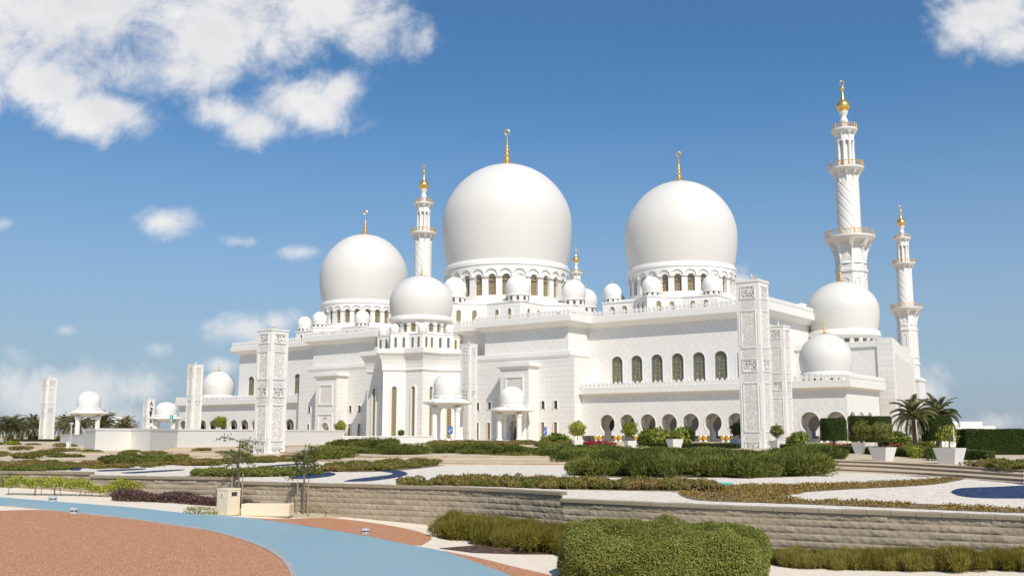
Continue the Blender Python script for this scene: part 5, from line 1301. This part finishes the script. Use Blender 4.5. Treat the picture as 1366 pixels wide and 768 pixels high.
# little trees on the terrace in front of the left arcade and hall
for px, Y, hc, rc, mat, lab in ((293,152,2.4,1.0,m_yhedge,'umbrella-shaped small tree before the left arcade'),(454,160,1.8,.95,m_yhedge,'round small tree right of the left portal'),(535,168,.8,.6,m_scrubg,'small shrub tree at the foot of the star-shaped hall')):
    c = at(px, 580, Y); p = Vector((c.x, c.y, 1.75)); o, k = None, 1.0
    m = MB(); q = lambda k: [(-k,-k),(k,-k),(k,k),(-k,k)]; m.loft(q(.75), [(0, 0), (.1, .75), (.1, .85), (0, .85), (-.02, .75)]); b = m.build('low_planter', m_cast, None, loc=(c.x, c.y, 1.6)); tag(b, 'low square planter under the '+lab.split(' before')[0].split(' right')[0].split(' at')[0]+(' by the left arcade' if px < 300 else ' by the portal' if px < 500 else ' by the hall'), 'planter')
    potted_tree(p, 1.0, rc, hc, mat, lab, 2400)

# ------------------------------------------------------------------ young staked trees, bin, bench, lights, signs
def sapling(px, py, h, crown, lab, seed, nbr, sp_):
    rd = random.Random(seed); p = G(px, py); r = empty('young_tree', p, 0, lab, 'tree', 'young staked trees before the wall')
    m = MB(); m.tube([(0,0,-.05),(.03,0,h*.35),(-.02,.02,h*.7),(.02,0,h)], [.045,.04,.03,.015], 7); Vs, Fs, k = [], [], 0
    for i in range(nbr):
        z = h*rd.uniform(.62, 1.0); a = rd.uniform(0, 6.28); l = crown*rd.uniform(.6, 1.1); e = rd.uniform(-.1, .6)
        P_ = []
        for s in range(8):
            f = s/7; P_.append((l*f*math.cos(a), l*f*math.sin(a), z + l*(f*e*1.3 - f*f*.55)))
        m.tube(P_, [.016*(1-.8*s/7)+.003 for s in range(8)], 5)
        Q = np.array(P_); n = sp_; u = rng.uniform(.25, 1, n); c = np.stack([np.interp(u*7, np.arange(8), Q[:, j]) for j in range(3)], 1) + rng.normal(0, .045, (n, 3))
        V, Fq = leaves(c, np.tile([math.cos(a)*.3, math.sin(a)*.3, -.25], (n, 1)), .13, .04, .6); Vs.append(V); Fs.append(Fq+k); k += len(V)
    m.build('trunk', m_bark, r, 60); numpy_mesh('crown', np.concatenate(Vs), np.concatenate(Fs), m_sap, r)
    for dx, hh in ((-.2, 1.15), (.17, 1.2)):
        m = MB(); m.tube([(dx, -.02, -.05), (dx*1.02, -.02, hh)], .022, 7); m.build('stake', m_stake, r)
    m = MB(); m.tube([(-.21, -.03, .45), (.19, -.03, .47)], .012, 5); m.tube([(-.21, -.03, 1.05), (.22, -.03, 1.06)], .008, 5); m.build('tie', m_dark, r)
sapling(316, 677, 2.4, .80, 'young drooping tree behind the stone bin', 4, 17, 42)
sapling(404, 685.5, 2.4, .55, 'thin staked young tree right of the stone bench', 9, 18, 44)
t = NT('cast_sandstone'); m_sst = t.set(color=t.mix(t.noise(t.obj(), 5, 6, .7), (.66,.53,.36), (.78,.66,.48)), rough=.85); 
p = G(304, 686.5); b = empty('litter_bin', p, R_(-34), 'square cream stone litter bin beside the blue path', 'bin')
m = MB(); m.loft([(-.26,-.26),(.26,-.26),(.26,.26),(-.26,.26)], [(-.015, 0), (0, .02), (0, .80), (.012, .805), (.012, .85), (0, .86)]); m.build('body', m_sst, b)
m = MB(); mp = lambda x, d, z: (.26-d, x, z); frame(m, 0, rect(.24, .62, .75), mp, .02, .02); mp2 = lambda x, d, z: (x, -(.26-d), z); frame(m, .0, rect(.10, .60, .68), mp2, .02, .025); m.build('slot_rim', m_sst, b)
m = MB(); pane(m, 0, rect(.24, .62, .75), mp, -.006); m.build('slot', m_dark, b, norm=False)
m = MB(); pane(m, 0, rect(.10, .60, .68), mp2, -.006); m.build('ash_plate', m_kerb, b, norm=False)
p = G(357, 688.3); b = empty('stone_bench', p, R_(-4), 'cream stone block bench beside the blue path', 'bench')
m = MB(); m.loft([(-.80,-.28),(.80,-.28),(.80,.28),(-.80,.28)], [(-.03, 0), (-.03, .04), (0, .045), (0, .40), (-.012, .415)]); m.build('block', m_sst, b)
t = NT('grey_plastic'); m_gpl = t.set(color=(.42,.44,.45), rough=.45)
def bollard(px, py, k, lab):
    p = G(px, py); r = empty('path_light', p, 0, lab, 'light', 'low round path lights')
    m = MB(); m.lathe([(.11, -.03), (.11, .045), (.095, .05)], 20, capt=True); m.build('base', m_gpl, r, 40)
    m = MB(); m.lathe([(.085, .05), (.085, .085)], 20); m.build('lens', m_dark, r, 40)
    m = MB(); m.lathe([(.08, .083), (.118, .085), (.118, .105), (.09, .135), (.01, .142)], 20); m.build('cap', m_gpl, r, 40)
    m = MB()
    for i in range(6): a = R_(60*i); m.box(.092*math.cos(a)-.012, .092*math.cos(a)+.012, .092*math.sin(a)-.012, .092*math.sin(a)+.012, .045, .09)
    m.build('posts', m_gpl, r); r.scale = (k, k, k)
bollard(98, 684.5, 1.25, 'round grey path light at the red gravel edge, left'); bollard(70, 668.3, 1.25, 'round grey path light on the far side of the blue path'); bollard(487, 711.5, 1.15, 'round grey path light beside the right red gravel bed')
p = at(94, 590, 98); lp = empty('lamp_post', (p.x, p.y, 1.3), 0, 'short pale lamp post left of the stepped white wall', 'lamp')
t = NT('pale_metal'); m_met = t.set(color=(.55,.58,.60), rough=.4, metal=.3)
m = MB(); m.lathe([(.09, 0), (.07, .1), (.06, 2.55)], 12); m.build('pole', m_met, lp, 40); m = MB(); m.lathe([(.06, 2.55), (.2, 2.72), (.2, 2.85), (.03, 2.9)], 14); m.build('head', m_met, lp, 40)
m = MB(); m.box(-.34, -.07, -.1, .1, .45, 1.0); m.build('junction_box', m_cast, lp)
t = NT('sign_blue'); m_sblue = t.set(color=(.012,.10,.38), rough=.4)
t = NT('sign_white'); m_swh = t.set(color=(.75,.76,.78), rough=.5)
t = NT('sign_green'); m_sgr = t.set(color=(.0,.26,.19), rough=.4)
def sign(px, Y, zb, zt, w, ph, mat, lab, green=False):
    c = at(px, 575, Y); r = empty('sign', (c.x, c.y, zb), R_(-6), lab, 'sign'); H = zt - zb
    m = MB(); m.lathe([(.04, 0), (.04, H-.05)], 8); m.build('post', m_met, r, 40)
    m = MB(); m.box(-w/2, w/2, -.10, -.045, H-ph, H); m.build('panel', mat, r)
    m = MB(); y0, y1 = -.106, -.101
    if green: 
        m.lathe([(w*.22, 0), (w*.22, .004), (0.001, .004)], 16); m.v = [(x, -.104-z, y + H - ph*.36) for x, y, z in m.v]; m.box(-w*.3, w*.3, y0, y1, H-ph*.92, H-ph*.72)
    else:
        m.box(-w*.34, w*.36, y0, y1, H-ph*.50, H-ph*.45); m.box(-w*.1, w*.36, y0, y1, H-ph*.58, H-ph*.54); m.box(-w*.36, -w*.02, y0, y1, H-ph*.80, H-ph*.66); m.box(-w*.3, w*.3, y0, y1, H-ph*.22, H-ph*.18)
    m.build('markings', m_swh, r)
sign(601, 172, 1.6, 4.35, .78, 1.25, m_sblue, 'blue information sign on a thin post beside the kiosk columns')
sign(727, 160, 1.6, 4.15, .58, 1.25, m_sblue, 'blue information sign on a post at the right portal block')
sign(228, 118, 1.6, 5.25, .42, .72, m_sgr, 'small green sign on a post above the stepped white wall', True)
t = NT('turquoise_plastic'); m_turq = t.set(color=(.10,.42,.36), rough=.5)
a_ = gz(951, 648, T0); b_ = gz(977, 648.5, T0); m = MB(); m.tube([(a_.x, a_.y, T0+.07), (b_.x, b_.y, T0+.07)], .075, 12); tag(m.build('drain_pipe', m_turq, None, 40), 'turquoise pipe lying on the white gravel beside the orange groundcover', 'pipe')
p = gz(258, 634, T0); m = MB(); m.loft([(-.12,-.1),(.12,-.1),(.12,.1),(-.12,.1)], [(0, 0), (0, .14), (-.02, .16)]); tag(m.build('valve_box', m_turq, None, loc=(p.x, p.y, 1.22)), 'tiny turquoise valve box behind the wall at left', 'box')
for x, y, lab in ((1281, 621, 'small dark spotlight right of the nearest planter'), (1327, 618.5, 'small dark spotlight on the grey paving')):
    p = gz(x, y, 1.6); r = empty('spotlight', p, R_(30), lab, 'light'); m = MB(); m.lathe([(.03, 0), (.03, .1)], 8); m.build('stem', m_dark, r); m = MB(); m.tube([(-.06, 0, .13), (.08, 0, .17)], [.055, .07], 10); m.build('head', m_gpl, r, 40)
